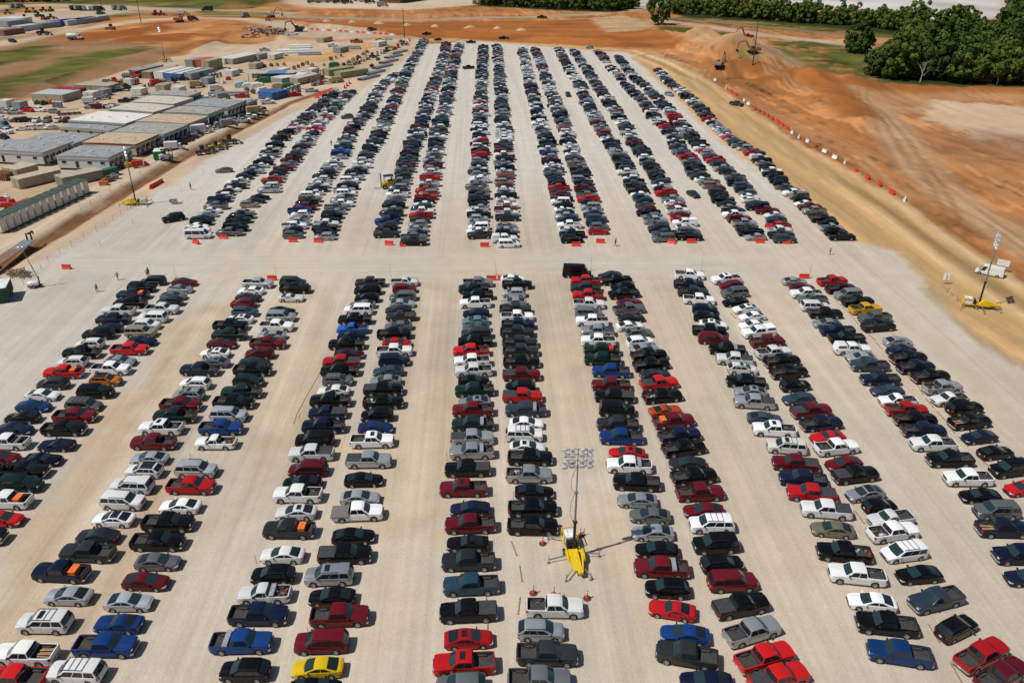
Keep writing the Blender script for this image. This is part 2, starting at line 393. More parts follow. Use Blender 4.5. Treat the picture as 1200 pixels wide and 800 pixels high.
# local (across, along) coordinates of the traffic on each kind of ground
TRK = np.column_stack([wv * (1 - topm) + P[:, 1] * topm, wu * (1 - topm) + P[:, 0] * topm, np.zeros(NV)])
q = zone == 2; TRK[q] = np.column_stack([row, P[:, 1] * .7, np.zeros(NV)])[q]
q = zone == 3; TRK[q] = np.column_stack([dd * np.sign(ss), P[:, 1] - P[:, 0] * .3, np.zeros(NV)])[q]
q = zone == 1; TRK[q] = np.column_stack([P[:, 0] * .8 - P[:, 1] * .12, P[:, 1], np.zeros(NV)])[q]
LANE = cl

def soil_material():
    m, N, L, Pb = nm("site_soil")
    a = N.new("ShaderNodeAttribute"); a.attribute_name = "soil"
    tc = N.new("ShaderNodeTexCoord")
    def noise(sc, det=5, rough=.6, stretch=None):
        n = N.new("ShaderNodeTexNoise"); n.inputs["Scale"].default_value = sc; n.inputs["Detail"].default_value = det; n.inputs["Roughness"].default_value = rough
        if stretch:
            mp = N.new("ShaderNodeMapping"); mp.inputs["Scale"].default_value = stretch; L.new(tc.outputs["Object"], mp.inputs["Vector"]); L.new(mp.outputs[0], n.inputs["Vector"])
        else: L.new(tc.outputs["Object"], n.inputs["Vector"])
        return n.outputs["Fac"]
    def rng_(s, lo, hi, a=.3, b=.7):
        r = N.new("ShaderNodeMapRange"); r.inputs["From Min"].default_value = a; r.inputs["From Max"].default_value = b
        r.inputs["To Min"].default_value = lo; r.inputs["To Max"].default_value = hi; L.new(s, r.inputs["Value"]); return r.outputs[0]
    def mul(x, y):
        q = N.new("ShaderNodeMath"); q.operation = 'MULTIPLY'; L.new(x, q.inputs[0]); L.new(y, q.inputs[1]); return q.outputs[0]
    f = mul(rng_(noise(.25), .94, 1.06), rng_(noise(1.7), .95, 1.05))
    f = mul(f, rng_(noise(6.0, 3, .8), .84, 1.14))
    t = N.new("ShaderNodeAttribute"); t.attribute_name = "trk"
    ln = N.new("ShaderNodeAttribute"); ln.attribute_name = "lane"
    def streak(sx, sy, det, src):
        mp = N.new("ShaderNodeMapping"); mp.inputs["Scale"].default_value = (sx, sy, 1); L.new(src, mp.inputs["Vector"])
        n = N.new("ShaderNodeTexNoise"); n.inputs["Scale"].default_value = 1; n.inputs["Detail"].default_value = det; n.inputs["Distortion"].default_value = .25; L.new(mp.outputs[0], n.inputs["Vector"]); return n.outputs["Fac"]
    one = mul(rng_(streak(1.5, .022, 3, t.outputs["Vector"]), .955, 1.05, .36, .64), rng_(streak(.45, .012, 2, t.outputs["Vector"]), .95, 1.05, .36, .64))
    two = rng_(streak(.03, 1.3, 3, tc.outputs["Object"]), .955, 1.045, .36, .64)
    mxl = N.new("ShaderNodeMix"); L.new(ln.outputs["Fac"], mxl.inputs["Factor"]); L.new(one, mxl.inputs["A"]); L.new(two, mxl.inputs["B"])
    f = mul(f, mxl.outputs["Result"])
    sp = N.new("ShaderNodeTexVoronoi"); sp.inputs["Scale"].default_value = .55; L.new(tc.outputs["Object"], sp.inputs["Vector"])
    f = mul(f, rng_(sp.outputs["Distance"], .8, 1.0, .03, .07))
    v = N.new("ShaderNodeVectorMath"); v.operation = 'SCALE'; L.new(a.outputs["Color"], v.inputs[0]); L.new(f, v.inputs["Scale"])
    L.new(v.outputs[0], Pb.inputs["Base Color"])
    Pb.inputs["Roughness"].default_value = .95; Pb.inputs["Specular IOR Level"].default_value = .1
    bp = N.new("ShaderNodeBump"); bp.inputs["Strength"].default_value = .5; bp.inputs["Distance"].default_value = .12
    L.new(noise(2.5, 6, .75), bp.inputs["Height"]); L.new(bp.outputs[0], Pb.inputs["Normal"])
    return m
SOIL = soil_material()
nx, ny = len(xs), len(ys)
idx = np.arange(NV).reshape(ny, nx)
Q = np.stack([idx[:-1, :-1].ravel(), idx[:-1, 1:].ravel(), idx[1:, 1:].ravel(), idx[1:, :-1].ravel()], 1)
qz = zone[Q[:, 0]]
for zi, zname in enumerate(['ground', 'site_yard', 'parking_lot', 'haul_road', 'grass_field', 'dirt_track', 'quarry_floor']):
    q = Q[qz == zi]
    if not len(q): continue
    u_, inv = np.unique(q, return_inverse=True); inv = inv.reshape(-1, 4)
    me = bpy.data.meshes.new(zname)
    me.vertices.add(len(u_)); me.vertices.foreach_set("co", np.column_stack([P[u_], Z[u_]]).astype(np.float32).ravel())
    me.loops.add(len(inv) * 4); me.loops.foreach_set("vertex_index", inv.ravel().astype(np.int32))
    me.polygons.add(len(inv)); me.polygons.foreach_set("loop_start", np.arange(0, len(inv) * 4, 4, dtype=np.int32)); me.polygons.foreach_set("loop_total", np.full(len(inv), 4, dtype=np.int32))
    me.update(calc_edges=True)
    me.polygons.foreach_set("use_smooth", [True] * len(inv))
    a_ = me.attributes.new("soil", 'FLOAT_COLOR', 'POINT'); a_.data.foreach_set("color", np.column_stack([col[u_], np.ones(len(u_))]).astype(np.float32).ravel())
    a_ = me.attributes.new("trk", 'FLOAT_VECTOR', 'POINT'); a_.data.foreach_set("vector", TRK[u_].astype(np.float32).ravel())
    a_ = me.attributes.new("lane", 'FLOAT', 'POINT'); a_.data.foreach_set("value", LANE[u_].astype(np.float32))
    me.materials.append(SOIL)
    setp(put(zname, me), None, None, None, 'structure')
# ------------------------------------------------------------------ vehicles
SPEC = {
 's': dict(n='sedan', L=4.85, W=1.84, R=.335, xf=1.42, xr=-1.40, top=[(2.42,.68),(2.3,.78),(1.9,.89),(1.1,.99),(-1.7,1.06),(-2.2,1.05),(-2.42,.9)], cab=(1.16,.14,-.9,-2.0), zf=.98, zr=1.05, roof=1.46, win=[(0,.47),(.51,.93)], wr=.70),
 'c': dict(n='coupe', L=4.8, W=1.90, R=.35, xf=1.48, xr=-1.32, top=[(2.4,.66),(2.25,.78),(1.8,.88),(.8,.98),(-1.6,1.03),(-2.25,1.02),(-2.4,.86)], cab=(.72,-.05,-.72,-1.75), zf=.96, zr=1.02, roof=1.37, win=[(0,.68),(.74,.95)], wr=.66),
 'w': dict(n='hatchback', L=4.2, W=1.78, R=.32, xf=1.28, xr=-1.25, top=[(2.1,.68),(1.98,.8),(1.6,.9),(.95,.98),(-2.0,1.0),(-2.1,.84)], cab=(1.05,.3,-1.5,-2.0), zf=.96, zr=1.0, roof=1.48, win=[(0,.5),(.54,.94)], wr=.71),
 'x': dict(n='suv', L=4.65, W=1.87, R=.365, xf=1.38, xr=-1.34, top=[(2.32,.82),(2.24,.98),(1.85,1.08),(1.1,1.13),(-2.15,1.13),(-2.32,.95)], cab=(1.2,.34,-1.6,-2.26), zf=1.12, zr=1.14, roof=1.69, win=[(0,.38),(.41,.72),(.75,.97)], wr=.73, rail=1),
 'u': dict(n='suv', L=5.2, W=2.02, R=.395, xf=1.62, xr=-1.5, top=[(2.6,.98),(2.52,1.15),(2.1,1.21),(1.3,1.25),(-2.5,1.22),(-2.6,1.05)], cab=(1.42,.66,-2.2,-2.5), zf=1.22, zr=1.22, roof=1.91, win=[(0,.32),(.35,.64),(.68,.97)], wr=.79, rail=1, boxy=1),
 'm': dict(n='minivan', L=5.1, W=2.0, R=.345, xf=1.55, xr=-1.5, top=[(2.55,.7),(2.4,.86),(1.62,1.02),(-2.4,1.06),(-2.55,.9)], cab=(1.6,.68,-2.15,-2.45), zf=1.0, zr=1.05, roof=1.76, win=[(0,.33),(.36,.66),(.69,.97)], wr=.76, rail=1),
 'p': dict(n='pickup_truck', L=5.9, W=2.03, R=.415, xf=1.92, xr=-1.76, top=[(2.95,1.0),(2.87,1.2),(2.3,1.27),(1.3,1.31),(.6,1.28),(-2.95,1.28)], cab=(1.36,.68,-.74,-.93), zf=1.25, zr=1.25, roof=1.93, win=[(0,.48),(.52,.97)], wr=.78, bed=(-1.02,-2.86,1.27,.80), boxy=1, chrome=1),
 'e': dict(n='pickup_truck', L=5.45, W=1.9, R=.385, xf=1.72, xr=-1.55, top=[(2.72,.8),(2.62,1.02),(2.1,1.1),(1.2,1.14),(-2.72,1.14)], cab=(1.24,.58,-.35,-.52), zf=1.13, zr=1.13, roof=1.73, win=[(0,.7),(.75,.97)], wr=.76, bed=(-.62,-2.63,1.14,.74), boxy=1, chrome=1),
 'f': dict(n='flatbed_truck', L=6.1, W=2.03, R=.42, xf=2.02, xr=-1.8, top=[(3.05,.9),(2.95,1.15),(2.4,1.24),(1.4,1.29),(-.9,1.29),(-.95,.86),(-3.0,.86)], cab=(1.46,.78,-.64,-.83), zf=1.27, zr=1.27, roof=1.95, win=[(0,.48),(.52,.97)], wr=.78, boxy=1, chrome=1, flat=1),
 'v': dict(n='cargo_van', L=5.95, W=2.06, R=.37, xf=1.95, xr=-1.75, top=[(2.97,.82),(2.85,1.0),(2.2,1.2),(-2.9,1.25),(-2.97,1.1)], cab=(2.3,1.5,-2.75,-2.9), zf=1.18, zr=1.22, roof=2.62, win=[(0,.2)], wr=.86, boxy=1),
 'h': dict(n='passenger_van', L=5.95, W=2.06, R=.37, xf=1.95, xr=-1.75, top=[(2.97,.82),(2.85,1.0),(2.2,1.16),(-2.9,1.2),(-2.97,1.1)], cab=(2.2,1.5,-2.72,-2.9), zf=1.15, zr=1.2, roof=2.15, win=[(0,.2),(.23,.6),(.63,.96)], wr=.84, boxy=1),
}
for k, b_ in (('t', 'p'), ('k', 'p'), ('j', 'e')):
    SPEC[k] = dict(SPEC[b_]); SPEC[k]['cover' if k != 'k' else 'camper'] = 1

def lin(tab, x):
    t = sorted(tab)
    if x <= t[0][0]: return t[0][1]
    for (a, b), (c, d) in zip(t, t[1:]):
        if x <= c: return b + (d - b) * (x - a) / (c - a)
    return t[-1][1]

class Car:
    """geometry of one kind of vehicle; every surface asked for by name"""
    def __init__(s, k):
        s.k, s.p = k, SPEC[k]
        p = s.p
        s.h = p['L'] / 2; s.w = p['W'] / 2
        s.cw = s.w * .955; s.rw = s.w * p['wr'] / .85 if not p.get('boxy') else s.w * p['wr'] * 1.06
        s.rw = min(s.rw, s.w * .9)
    def hw(s, x):
        e = s.h - abs(x)
        t = [(0, .78), (.1, .87), (.3, .95), (.7, .99), (1.1, 1.0)] if not s.p.get('boxy') else [(0, .86), (.08, .93), (.25, .98), (.6, 1.0)]
        return s.w * lin(t, e)
    def prof(s):
        xa, xb, xc, xd = s.p['cab']; zt = s.p['roof']
        return [(xa, s.p['zf']), (xb, zt - .06), (xb - .24, zt), ((xb + xc) / 2, zt + .02), (xc + .15, zt), (xc, zt - .05), (xd, s.p['zr'])]
    def body(s, lod=False):
        p = s.p; b = MB(); h, Ra = s.h, p['R'] + .065
        bed = p.get('bed')
        if lod: xs = [h, h - .35, p['cab'][0], -h + .35, -h]
        else:
            xs = [h, h - .06, h - .16, h - .35, h - .7, p['cab'][0], 0, -h + .7, -h + .35, -h + .16, -h + .06, -h]
            for c in (p['xf'], p['xr']): xs += [c + Ra * q for q in (-1.001, -.92, -.72, -.38, 0, .38, .72, .92, 1.001)]
        if bed: xs += [bed[0] + .001, bed[0] - .001, bed[1] + .001, bed[1] - .001]
        if p.get('flat'): xs += [-.9, -.955]
        xs = sorted(set(round(x, 4) for x in xs), reverse=True)
        zb0 = .24 if not p.get('boxy') else .34
        rings = []
        for x in xs:
            w = s.hw(x); zt = lin(p['top'], x); zb = zb0 + (.1 if h - abs(x) < .12 else 0)
            za = zb
            for c in (p['xf'], p['xr']):
                if not lod and abs(x - c) <= Ra: za = max(za, p['R'] + math.sqrt(max(0, Ra * Ra - (x - c) ** 2)))
            za = min(za, zt - .12)
            mid = max((zb + zt) / 2 + .06, za + .03)
            inb = bed and bed[1] < x < bed[0]
            if inb:
                up = [(w * .985, bed[2] - .03), (w * .955, bed[2]), (w * .875, bed[2]), (w * .865, bed[3]), (0, bed[3])]
            else:
                up = [(w * .985, zt - .07), (w * .93, zt - .015), (w * .8, zt + .005), (w * .4, zt + .022), (0, zt + .028)]
            half = [(0, zb), (w * .62, zb), (w * .62 + .001, za), (w * .985, za + .001), (w, mid)] + up
            if lod: half = [(0, zb), (w * .97, zb), (w, mid)] + up
            rings.append([(x, y, z) for (y, z) in half] + [(x, -y, z) for (y, z) in half[-2:0:-1]])
        n = len(rings[0])
        for r in rings: b.add(r, [])
        for i in range(len(rings) - 1):
            for j in range(n):
                b.f.append((i * n + j, i * n + (j + 1) % n, (i + 1) * n + (j + 1) % n, (i + 1) * n + j)); b.m.append(0)
        b.f.append(tuple(range(n))); b.m.append(0)
        b.f.append(tuple(range((len(rings) - 1) * n, len(rings) * n))); b.m.append(0)
        s.cabin(b)
        if p.get('camper'):
            b.prism([(-1.06, 1.262), (-1.06, 1.86), (-1.2, 1.93), (-2.7, 1.93), (-2.84, 1.262)], -s.w * .9, s.w * .9, 0)
        return b
    def rowpt(s, i, f):
        """point of cabin profile row i at cross fraction f (-1..1)"""
        P = s.prof(); x, z = P[i]
        e = i in (0, len(P) - 1)
        hw = s.cw if e else s.rw
        bul = (.14 if i == 0 else .05 if i == 1 else -.09 if i == len(P) - 1 else -.04 if i == len(P) - 2 else 0) * (1 - f * f)
        dz = 0 if e else -.055 * abs(f) ** 3
        return Vector((x + bul, hw * f, z + dz))
    def side(s, x, z, off=0.0, sg=1):
        zb = s.p['zf'] + (s.p['zr'] - s.p['zf']) * .5; zt = s.p['roof'] - .1
        t = (z - zb) / (zt - zb)
        return Vector((x, sg * (s.cw + (s.rw - s.cw) * t + off), z))
    def cabin(s, b):
        P = s.prof(); fr = [-1, -.85, -.5, 0, .5, .85, 1]
        base = len(b.v)
        for i in range(len(P)):
            b.v += [tuple(s.rowpt(i, f)) for f in fr]
        m = len(fr)
        for i in range(len(P) - 1):
            for j in range(m - 1):
                b.f.append((base + i * m + j, base + i * m + j + 1, base + (i + 1) * m + j + 1, base + (i + 1) * m + j)); b.m.append(0)
        xa, xb, xc, xd = s.p['cab']
        for sg, jj in ((-1, 0), (1, m - 1)):
            q = len(b.v)
            for i in range(1, len(P) - 1):
                x = P[i][0]
                zl = s.p['zf'] + (s.p['zr'] - s.p['zf']) * (xa - x) / (xa - xd) - .03
                b.v.append((x, sg * s.cw, zl))
            k = len(P) - 2
            for i in range(k - 1):
                b.f.append((q + i, q + i + 1, base + (i + 2) * m + jj, base + (i + 1) * m + jj)); b.m.append(0)
            b.f.append((base + jj, q, base + m + jj)); b.m.append(0)
            b.f.append((q + k - 1, base + (k + 1) * m + jj, base + k * m + jj)); b.m.append(0)
    def screen(s, back=False):
        P = s.prof(); i0, i1 = (0, 1) if not back else (len(P) - 1, len(P) - 2)
        b = MB(); fr = [-.9, -.45, 0, .45, .9]; vs = []
        nrm = Vector((P[i1][1] - P[i0][1], 0, P[i0][0] - P[i1][0])).normalized() * .014
        if back: nrm = -Vector((P[i1][1] - P[i0][1], 0, P[i0][0] - P[i1][0])).normalized() * .014
        for v in (.08, .93):
            for f in fr: vs.append(s.rowpt(i0, f).lerp(s.rowpt(i1, f), v) + nrm)
        b.add(vs, [(j, j + 1, j + 6, j + 5) for j in range(4)])
        return b
    def windows(s, sg):
        xa, xb, xc, xd = s.p['cab']; p = s.p; out = []
        zl = (p['zf'] + p['zr']) / 2 + .045; zu = p['roof'] - .13
        boxy = p.get('boxy')
        l0, l1 = xa - (.30 if boxy else .42), xd + (.08 if boxy else .35)
        u0, u1 = xb - .12, xc + (.03 if boxy else .02)
        for (a, c) in p['win']:
            b = MB()
            vs = [s.side(l0 + (l1 - l0) * a, zl, .016, sg), s.side(l0 + (l1 - l0) * c, zl, .016, sg), s.side(u0 + (u1 - u0) * c, zu, .016, sg), s.side(u0 + (u1 - u0) * a, zu, .016, sg)]
            b.add(vs, [(0, 1, 2, 3)]); out.append(b)
        return out

def wheel_meshes(r, w=.24):
    t = MB(); t.lathe([(r * .62, -w / 2), (r * .93, -w / 2), (r, -w / 2 + .035), (r, w / 2 - .035), (r * .93, w / 2), (r * .62, w / 2)], (0, 0, 0), 'y', 14)
    m = MB(); 
    for sg in (1,):
        m.lathe([(r * .64, w / 2 - .01), (r * .58, w / 2 + .012), (r * .5, w / 2 - .02)], (0, 0, 0), 'y', 14)
        m.lathe([(r * .16, w / 2 - .035), (r * .15, w / 2 + .005), (.001, w / 2 + .008)], (0, 0, 0), 'y', 8)
        for k in range(5):
            a = 2 * math.pi * k / 5
            d = Vector((math.cos(a), 0, math.sin(a))); e = Vector((-math.sin(a), 0, math.cos(a)))
            y = Vector((0, w / 2 - .005, 0))
            m.add([d * r * .1 + e * .055 + y, d * r * .1 - e * .055 + y, d * r * .56 - e * .04 + y, d * r * .56 + e * .04 + y], [(0, 1, 2, 3)])
        m.lathe([(r * .62, w / 2 - .06), (.001, w / 2 - .06)], (0, 0, 0), 'y', 14, 1)
    return t, m

def s_hw(c, x): return c.hw(x)
FULL = {}      # kind -> list of (name, mesh, offset, mirrored, level)
def full_kit(k):
    if k in FULL: return FULL[k]
    c = Car(k); p = c.p; kit = []; h, w = c.h, c.w
    add = lambda name, b, mats, lev=0, sub=(), loc=None, rz=None, sm=False: kit.append((name, b.mesh(name + "_" + k, mats, sm), lev, sub, loc, rz))
    add('body', c.body(), [PAINT], 0, sm=True)
    add('windshield', c.screen(), [SCREEN])
    if k != 'v': add('rear_window', c.screen(True), [GLASS])
    for sg in (1, -1):
        for b in c.windows(sg): add('side_window', b, [GLASS])
    t, m = wheel_meshes(p['R'])
    tm = t.mesh('wheel_' + k, [TYRE], True); rm = m.mesh('rim_' + k, [RIMM, TRIM], True)
    for x in (p['xf'], p['xr']):
        for sg in (1, -1):
            kit.append(('wheel', tm, 0, [('rim', rm)], (x, sg * (w - .125), p['R']), 0 if sg > 0 else math.pi))
    zt = lin(p['top'], h - .05)
    for sg in (1, -1):
        b = MB(); zz = zt - (.07 if not p.get('boxy') else .13); hh = .12 if not p.get('boxy') else .2
        b.prism([(h - .36, sg * w * .955), (h - .36, sg * w * .80), (h + .012, sg * w * .52), (h + .012, sg * w * .80), (h - .10, sg * w * .905)], zz - hh / 2, zz + hh / 2, 0, 'z')
        add('headlight', b, [LAMP], 1)
        b = MB(); zr = lin(p['top'], -h + .08); zr = zr - .12 if not p.get('boxy') else zr - .2
        bx = bool(p.get('bed'))
        b.prism([(-h + .16, sg * w * .985), (-h + .16, sg * w * (.93 if bx else .7)), (-h - .012, sg * w * (.78 if bx else .62)), (-h - .012, sg * w * (.9 if bx else .83))], zr - (.07 if not p.get('boxy') else .17), zr + (.06 if not p.get('boxy') else .14), 0, 'z')
        add('taillight', b, [TAIL], 1)
        b = MB(); b.box((p['cab'][0] - .32, sg * (w + .06), p['zf'] + .12), (.14, .22, .17)); add('mirror', b, [TRIM if p.get('boxy') else PAINT], 1)
    b = MB(); gz = zt - (.12 if not p.get('boxy') else .2)
    b.box((h - .01, 0, gz), (.05, w * 1.0, .13 if not p.get('boxy') else .3)); add('grille', b, [TRIM if not p.get('boxy') else TRIM], 1)
    if p.get('chrome'):
        for sx in (1, -1):
            b = MB(); b.prism([(sx * (h - .12), w * .97), (sx * (h + .09), w * .8), (sx * (h + .09), -w * .8), (sx * (h - .12), -w * .97)], .48, .7, 0, 'z'); add('bumper', b, [CHROME], 1)
    else:
        for sx in (1, -1):
            b = MB(); b.prism([(sx * (h - .2), w * .93), (sx * (h + .03), w * .76), (sx * (h + .03), -w * .76), (sx * (h - .2), -w * .93)], .36, .52, 0, 'z'); add('bumper', b, [TRIM], 1)
    b = MB(); b.box((-h - (.1 if p.get('chrome') else .02), 0, .6 if p.get('chrome') else .72), (.02, .32, .15)); add('licence_plate', b, [M('plate', (.6, .6, .58), .5)], 1)
    if k not in 'vh':
        b = MB(); xa = p['cab'][0]; x1 = h - (.3 if not p.get('boxy') else .14); fr = [-.8, -.5, -.42, 0, .42, .5, .8]; vs = []
        for i in range(6):
            x = x1 + (xa - .02 - x1) * i / 5; ww = s_hw(c, x); zt_ = lin(p['top'], x)
            for f in fr: vs.append((x + (.13 * (1 - f * f) if i == 5 else .10 * (1 - f * f) if i == 0 else .1 * (1 - f * f)), ww * f * .98, zt_ + .028 - .022 * abs(f) + (.035 if abs(f) < .46 else .0)))
        b.add(vs, [(i * 7 + j, i * 7 + j + 1, i * 7 + j + 8, i * 7 + j + 7) for i in range(5) for j in range(6)])
        add('hood', b, [PAINT], 1, sm=True)
    # doors: panels proud of the body with gaps between
    z0 = .34 if not p.get('boxy') else .46; zm = (z0 + p['zf']) / 2 + .06; z1 = p['zf'] - .085
    cuts = [p['xf'] - p['R'] - .16]
    xe = p['bed'][0] + .06 if p.get('bed') else (p['cab'][3] + .1 if p.get('flat') else p['xr'] + p['R'] * .55)
    nd = len(p['win']) if len(p['win']) < 3 else 2
    if k == 'e' or k == 'j' or k == 'c' or k == 'v': nd = 1
    if nd == 1: xe = max(xe, cuts[0] - 1.35)
    for i in range(nd):
        a = cuts[0] + (xe - cuts[0]) * i / nd - .012; e = cuts[0] + (xe - cuts[0]) * (i + 1) / nd + .012
        for sg in (1, -1):
            b = MB(); o = .012
            zlow = z0 if not (i == nd - 1 and not p.get('bed') and not p.get('flat') and nd > 1) else .62
            b.add([(a, sg * (w * .992 + o), z0), (e, sg * (w * .992 + o), zlow), (e, sg * (w + o), zm + .05), (a, sg * (w + o), zm), (e, sg * (w * .988 + o), z1), (a, sg * (w * .988 + o), z1)], [(0, 1, 2, 3), (3, 2, 4, 5)])
            add('door', b, [PAINT], 1)
    if p.get('bed'):
        x0, x1, rail, fl = p['bed']; b = MB(); yw = w * .855
        b.box(((x0 + x1) / 2, 0, fl + .012), (x0 - x1 - .05, yw * 2, .02))
        for sg in (1, -1): b.box(((x0 + x1) / 2, sg * (yw - .012), (fl + rail) / 2 + .005), (x0 - x1 - .09, .02, rail - fl - .03))
        for xx in (x0 - .03, x1 + .03): b.box((xx, 0, (fl + rail) / 2 + .005), (.02, yw * 2 - .06, rail - fl - .03))
        for sg in (1, -1): b.box((p['xr'], sg * (yw - .13), fl + .13), (.85, .2, .2))
        add('truck_bed', b, [LINER])
        b = MB(); b.box((-h - .008, 0, rail - .26), (.02, w * 1.32, .4)); add('tailgate', b, [PAINT], 1)
    if p.get('cover'):
        x0, x1, rail, fl = p['bed']; b = MB()
        b.add([(x0, w * .94, rail + .03), (x1, w * .94, rail + .03), (x1, 0, rail + .06), (x0, 0, rail + .06), (x0, -w * .94, rail + .03), (x1, -w * .94, rail + .03),
               (x0, w * .94, rail + .006), (x1, w * .94, rail + .006), (x0, -w * .94, rail + .006), (x1, -w * .94, rail + .006)],
              [(0, 1, 2, 3), (3, 2, 5, 4), (0, 6, 7, 1), (4, 5, 9, 8), (1, 7, 9, 5, 2), (0, 3, 4, 8, 6)])
        add('bed_cover', b, [VINYL])
    if p.get('camper'):
        for sg in (1, -1):
            b = MB(); b.box((-1.95, sg * (w * .9 + .006), 1.62), (1.3, .012, .34)); add('side_window', b, [GLASS])
    if p.get('flat'):
        b = MB(); b.box((-2.0, 0, 1.0), (2.25, 2.25, .1)); b.box((-.92, 0, 1.5), (.08, 2.1, .9))
        for i in range(6): b.box((-1.1 - i * .36, 0, 1.056), (.3, 2.2, .014))
        add('flatbed_deck', b, [M('deck_steel', (.16, .15, .14), .7)])
    if p.get('rail'):
        for sg in (1, -1):
            b = MB(); b.box((p['cab'][1] - .9, sg * c.rw * .9, p['roof'] + .035), (1.9, .05, .05)); add('roof_rail', b, [TRIM], 1)
    FULL[k] = kit
    return kit

SUN = {}
def car_extra(k, what):
    """small differences: sunroof, black roof, cargo, toolbox"""
    key = (k, what)
    if key in SUN: return SUN[key]
    c = Car(k); p = c.p; b = MB(); xb, xc = p['cab'][1], p['cab'][2]; zt = p['roof']
    if what == 'sunroof': b.box((xb - .55, 0, zt + .012), (.55, c.rw * 1.15, .03)); r = ('sunroof', b.mesh('sunroof', [GLASS]))
    elif what == 'blackroof': b.box(((xb + xc) / 2, 0, zt + .014), ((xb - xc) * .86, c.rw * 1.75, .03)); r = ('roof_panel', b.mesh('roof_panel', [GLASS]))
    elif what == 'toolbox': 
        b.box((p['bed'][0] - .3, 0, p['bed'][2] + .06), (.5, c.w * 1.9, .34)); r = ('tool_box', b.mesh('tool_box', [M('toolbox_alloy', (.5, .51, .52), .35, .5)]))
    elif what == 'crossbars':
        for q in (.5, 1.15, 1.8): b.box((xb - q, 0, zt + .075), (.045, c.rw * 1.8, .035))
        r = ('roof_rack', b.mesh('roof_rack', [TRIM]))
    SUN[key] = r
    return r

def lod_mesh(k, black=False):
    c = Car(k); p = c.p; b = c.body(True)
    for sub in [c.screen(), c.screen(True)] + c.windows(1) + c.windows(-1): b.add(sub.v, sub.f, 1)
    for x in (p['xf'], p['xr']):
        for sg in (1, -1):
            q = [(x + p['R'] * math.cos(a * math.pi / 4), sg * (c.w + .015), p['R'] + p['R'] * math.sin(a * math.pi / 4)) for a in range(8)]
            q2 = [(v[0], sg * (c.w - .3), v[2]) for v in q]
            b.add(q + q2, [tuple(range(8))] + [(i, (i + 1) % 8, (i + 1) % 8 + 8, i + 8) for i in range(8)], 2)
            q3 = [(x + p['R'] * .55 * math.cos(a * math.pi / 3), sg * (c.w + .022), p['R'] + p['R'] * .55 * math.sin(a * math.pi / 3)) for a in range(6)]
            b.add(q3, [tuple(range(6))], 3)
    if p.get('bed'):
        x0, x1, rail, fl = p['bed']
        if p.get('cover'): b.add([(x0, c.w * .93, rail + .02), (x1, c.w * .93, rail + .02), (x1, -c.w * .93, rail + .02), (x0, -c.w * .93, rail + .02)], [(0, 1, 2, 3)], 4)
        else: b.add([(x0 - .03, c.w * .85, fl + .02), (x1 + .03, c.w * .85, fl + .02), (x1 + .03, -c.w * .85, fl + .02), (x0 - .03, -c.w * .85, fl + .02)], [(0, 1, 2, 3)], 4)
    return b

COLORS = {
 'w': ('white', (.74, .74, .73)), 's': ('silver', (.40, .42, .44)), 'g': ('gray', (.17, .18, .185)), 'd': ('dark gray', (.036, .039, .042)),
 'k': ('black', (.004, .004, .0045)), 'n': ('navy', (.009, .014, .042)), 'b': ('blue', (.010, .045, .19)), 'B': ('bright blue', (.02, .13, .50)),
 'r': ('red', (.44, .010, .012)), 'm': ('maroon', (.14, .008, .015)), 'M': ('dark maroon', (.05, .008, .012)), 'o': ('orange', (.46, .12, .015)),
 'y': ('yellow', (.68, .46, .01)), 'Y': ('amber', (.70, .33, .01)), 't': ('beige', (.27, .235, .18)), 'e': ('dark green', (.010, .028, .024)),
 'u': ('slate blue', (.05, .075, .11)), 'l': ('pale blue', (.18, .29, .38)), 'q': ('teal', (.02, .06, .085)), 'O': ('burnt orange', (.45, .07, .01)), 'z': ('white', (.66, .64, .58)),
}
TYPEW = {'s': 'sedan', 'c': 'coupe', 'w': 'hatchback', 'x': 'SUV', 'u': 'SUV', 'm': 'minivan', 'p': 'pickup', 'e': 'pickup', 't': 'pickup', 'j': 'pickup', 'k': 'pickup', 'f': 'flatbed truck', 'v': 'cargo van', 'h': 'passenger van'}
TYPEA = {'e': 'small ', 't': 'covered-bed ', 'k': 'camper-shell '}
CATW = {'pickup_truck': 'pickup', 'suv': 'SUV', 'cargo_van': 'van', 'passenger_van': 'van', 'flatbed_truck': 'truck'}

FIRST = {}
def place_full(k, loc, rz, color, near, label, group, extras=(), cargo=None):
    p = SPEC[k]
    root = empty(p['n'], loc, rz, label, CATW.get(p['n'], p['n']), group)
    kit = full_kit(k)
    body = None
    for (name, me, lev, sub, off, r) in kit:
        if lev and not near: continue
        key = (k, name, me.name, off)
        src = FIRST.get(key)
        if src is None:
            o = bpy.data.objects.new(name, me)
            if off is not None: o.location = off; o.rotation_euler = (0, 0, r)
            FIRST[key] = o
        else: o = src.copy()
        COL.objects.link(o)
        o.parent = root
        o.color = (*color, 1)[:4]
        if near == 2:
            for (sn, sm) in sub: put(sn, sm, o)
        elif sub:
            for (sn, sm) in sub: put(sn, sm, o)
    for e in extras: put(*car_extra(k, e), root)
    return root
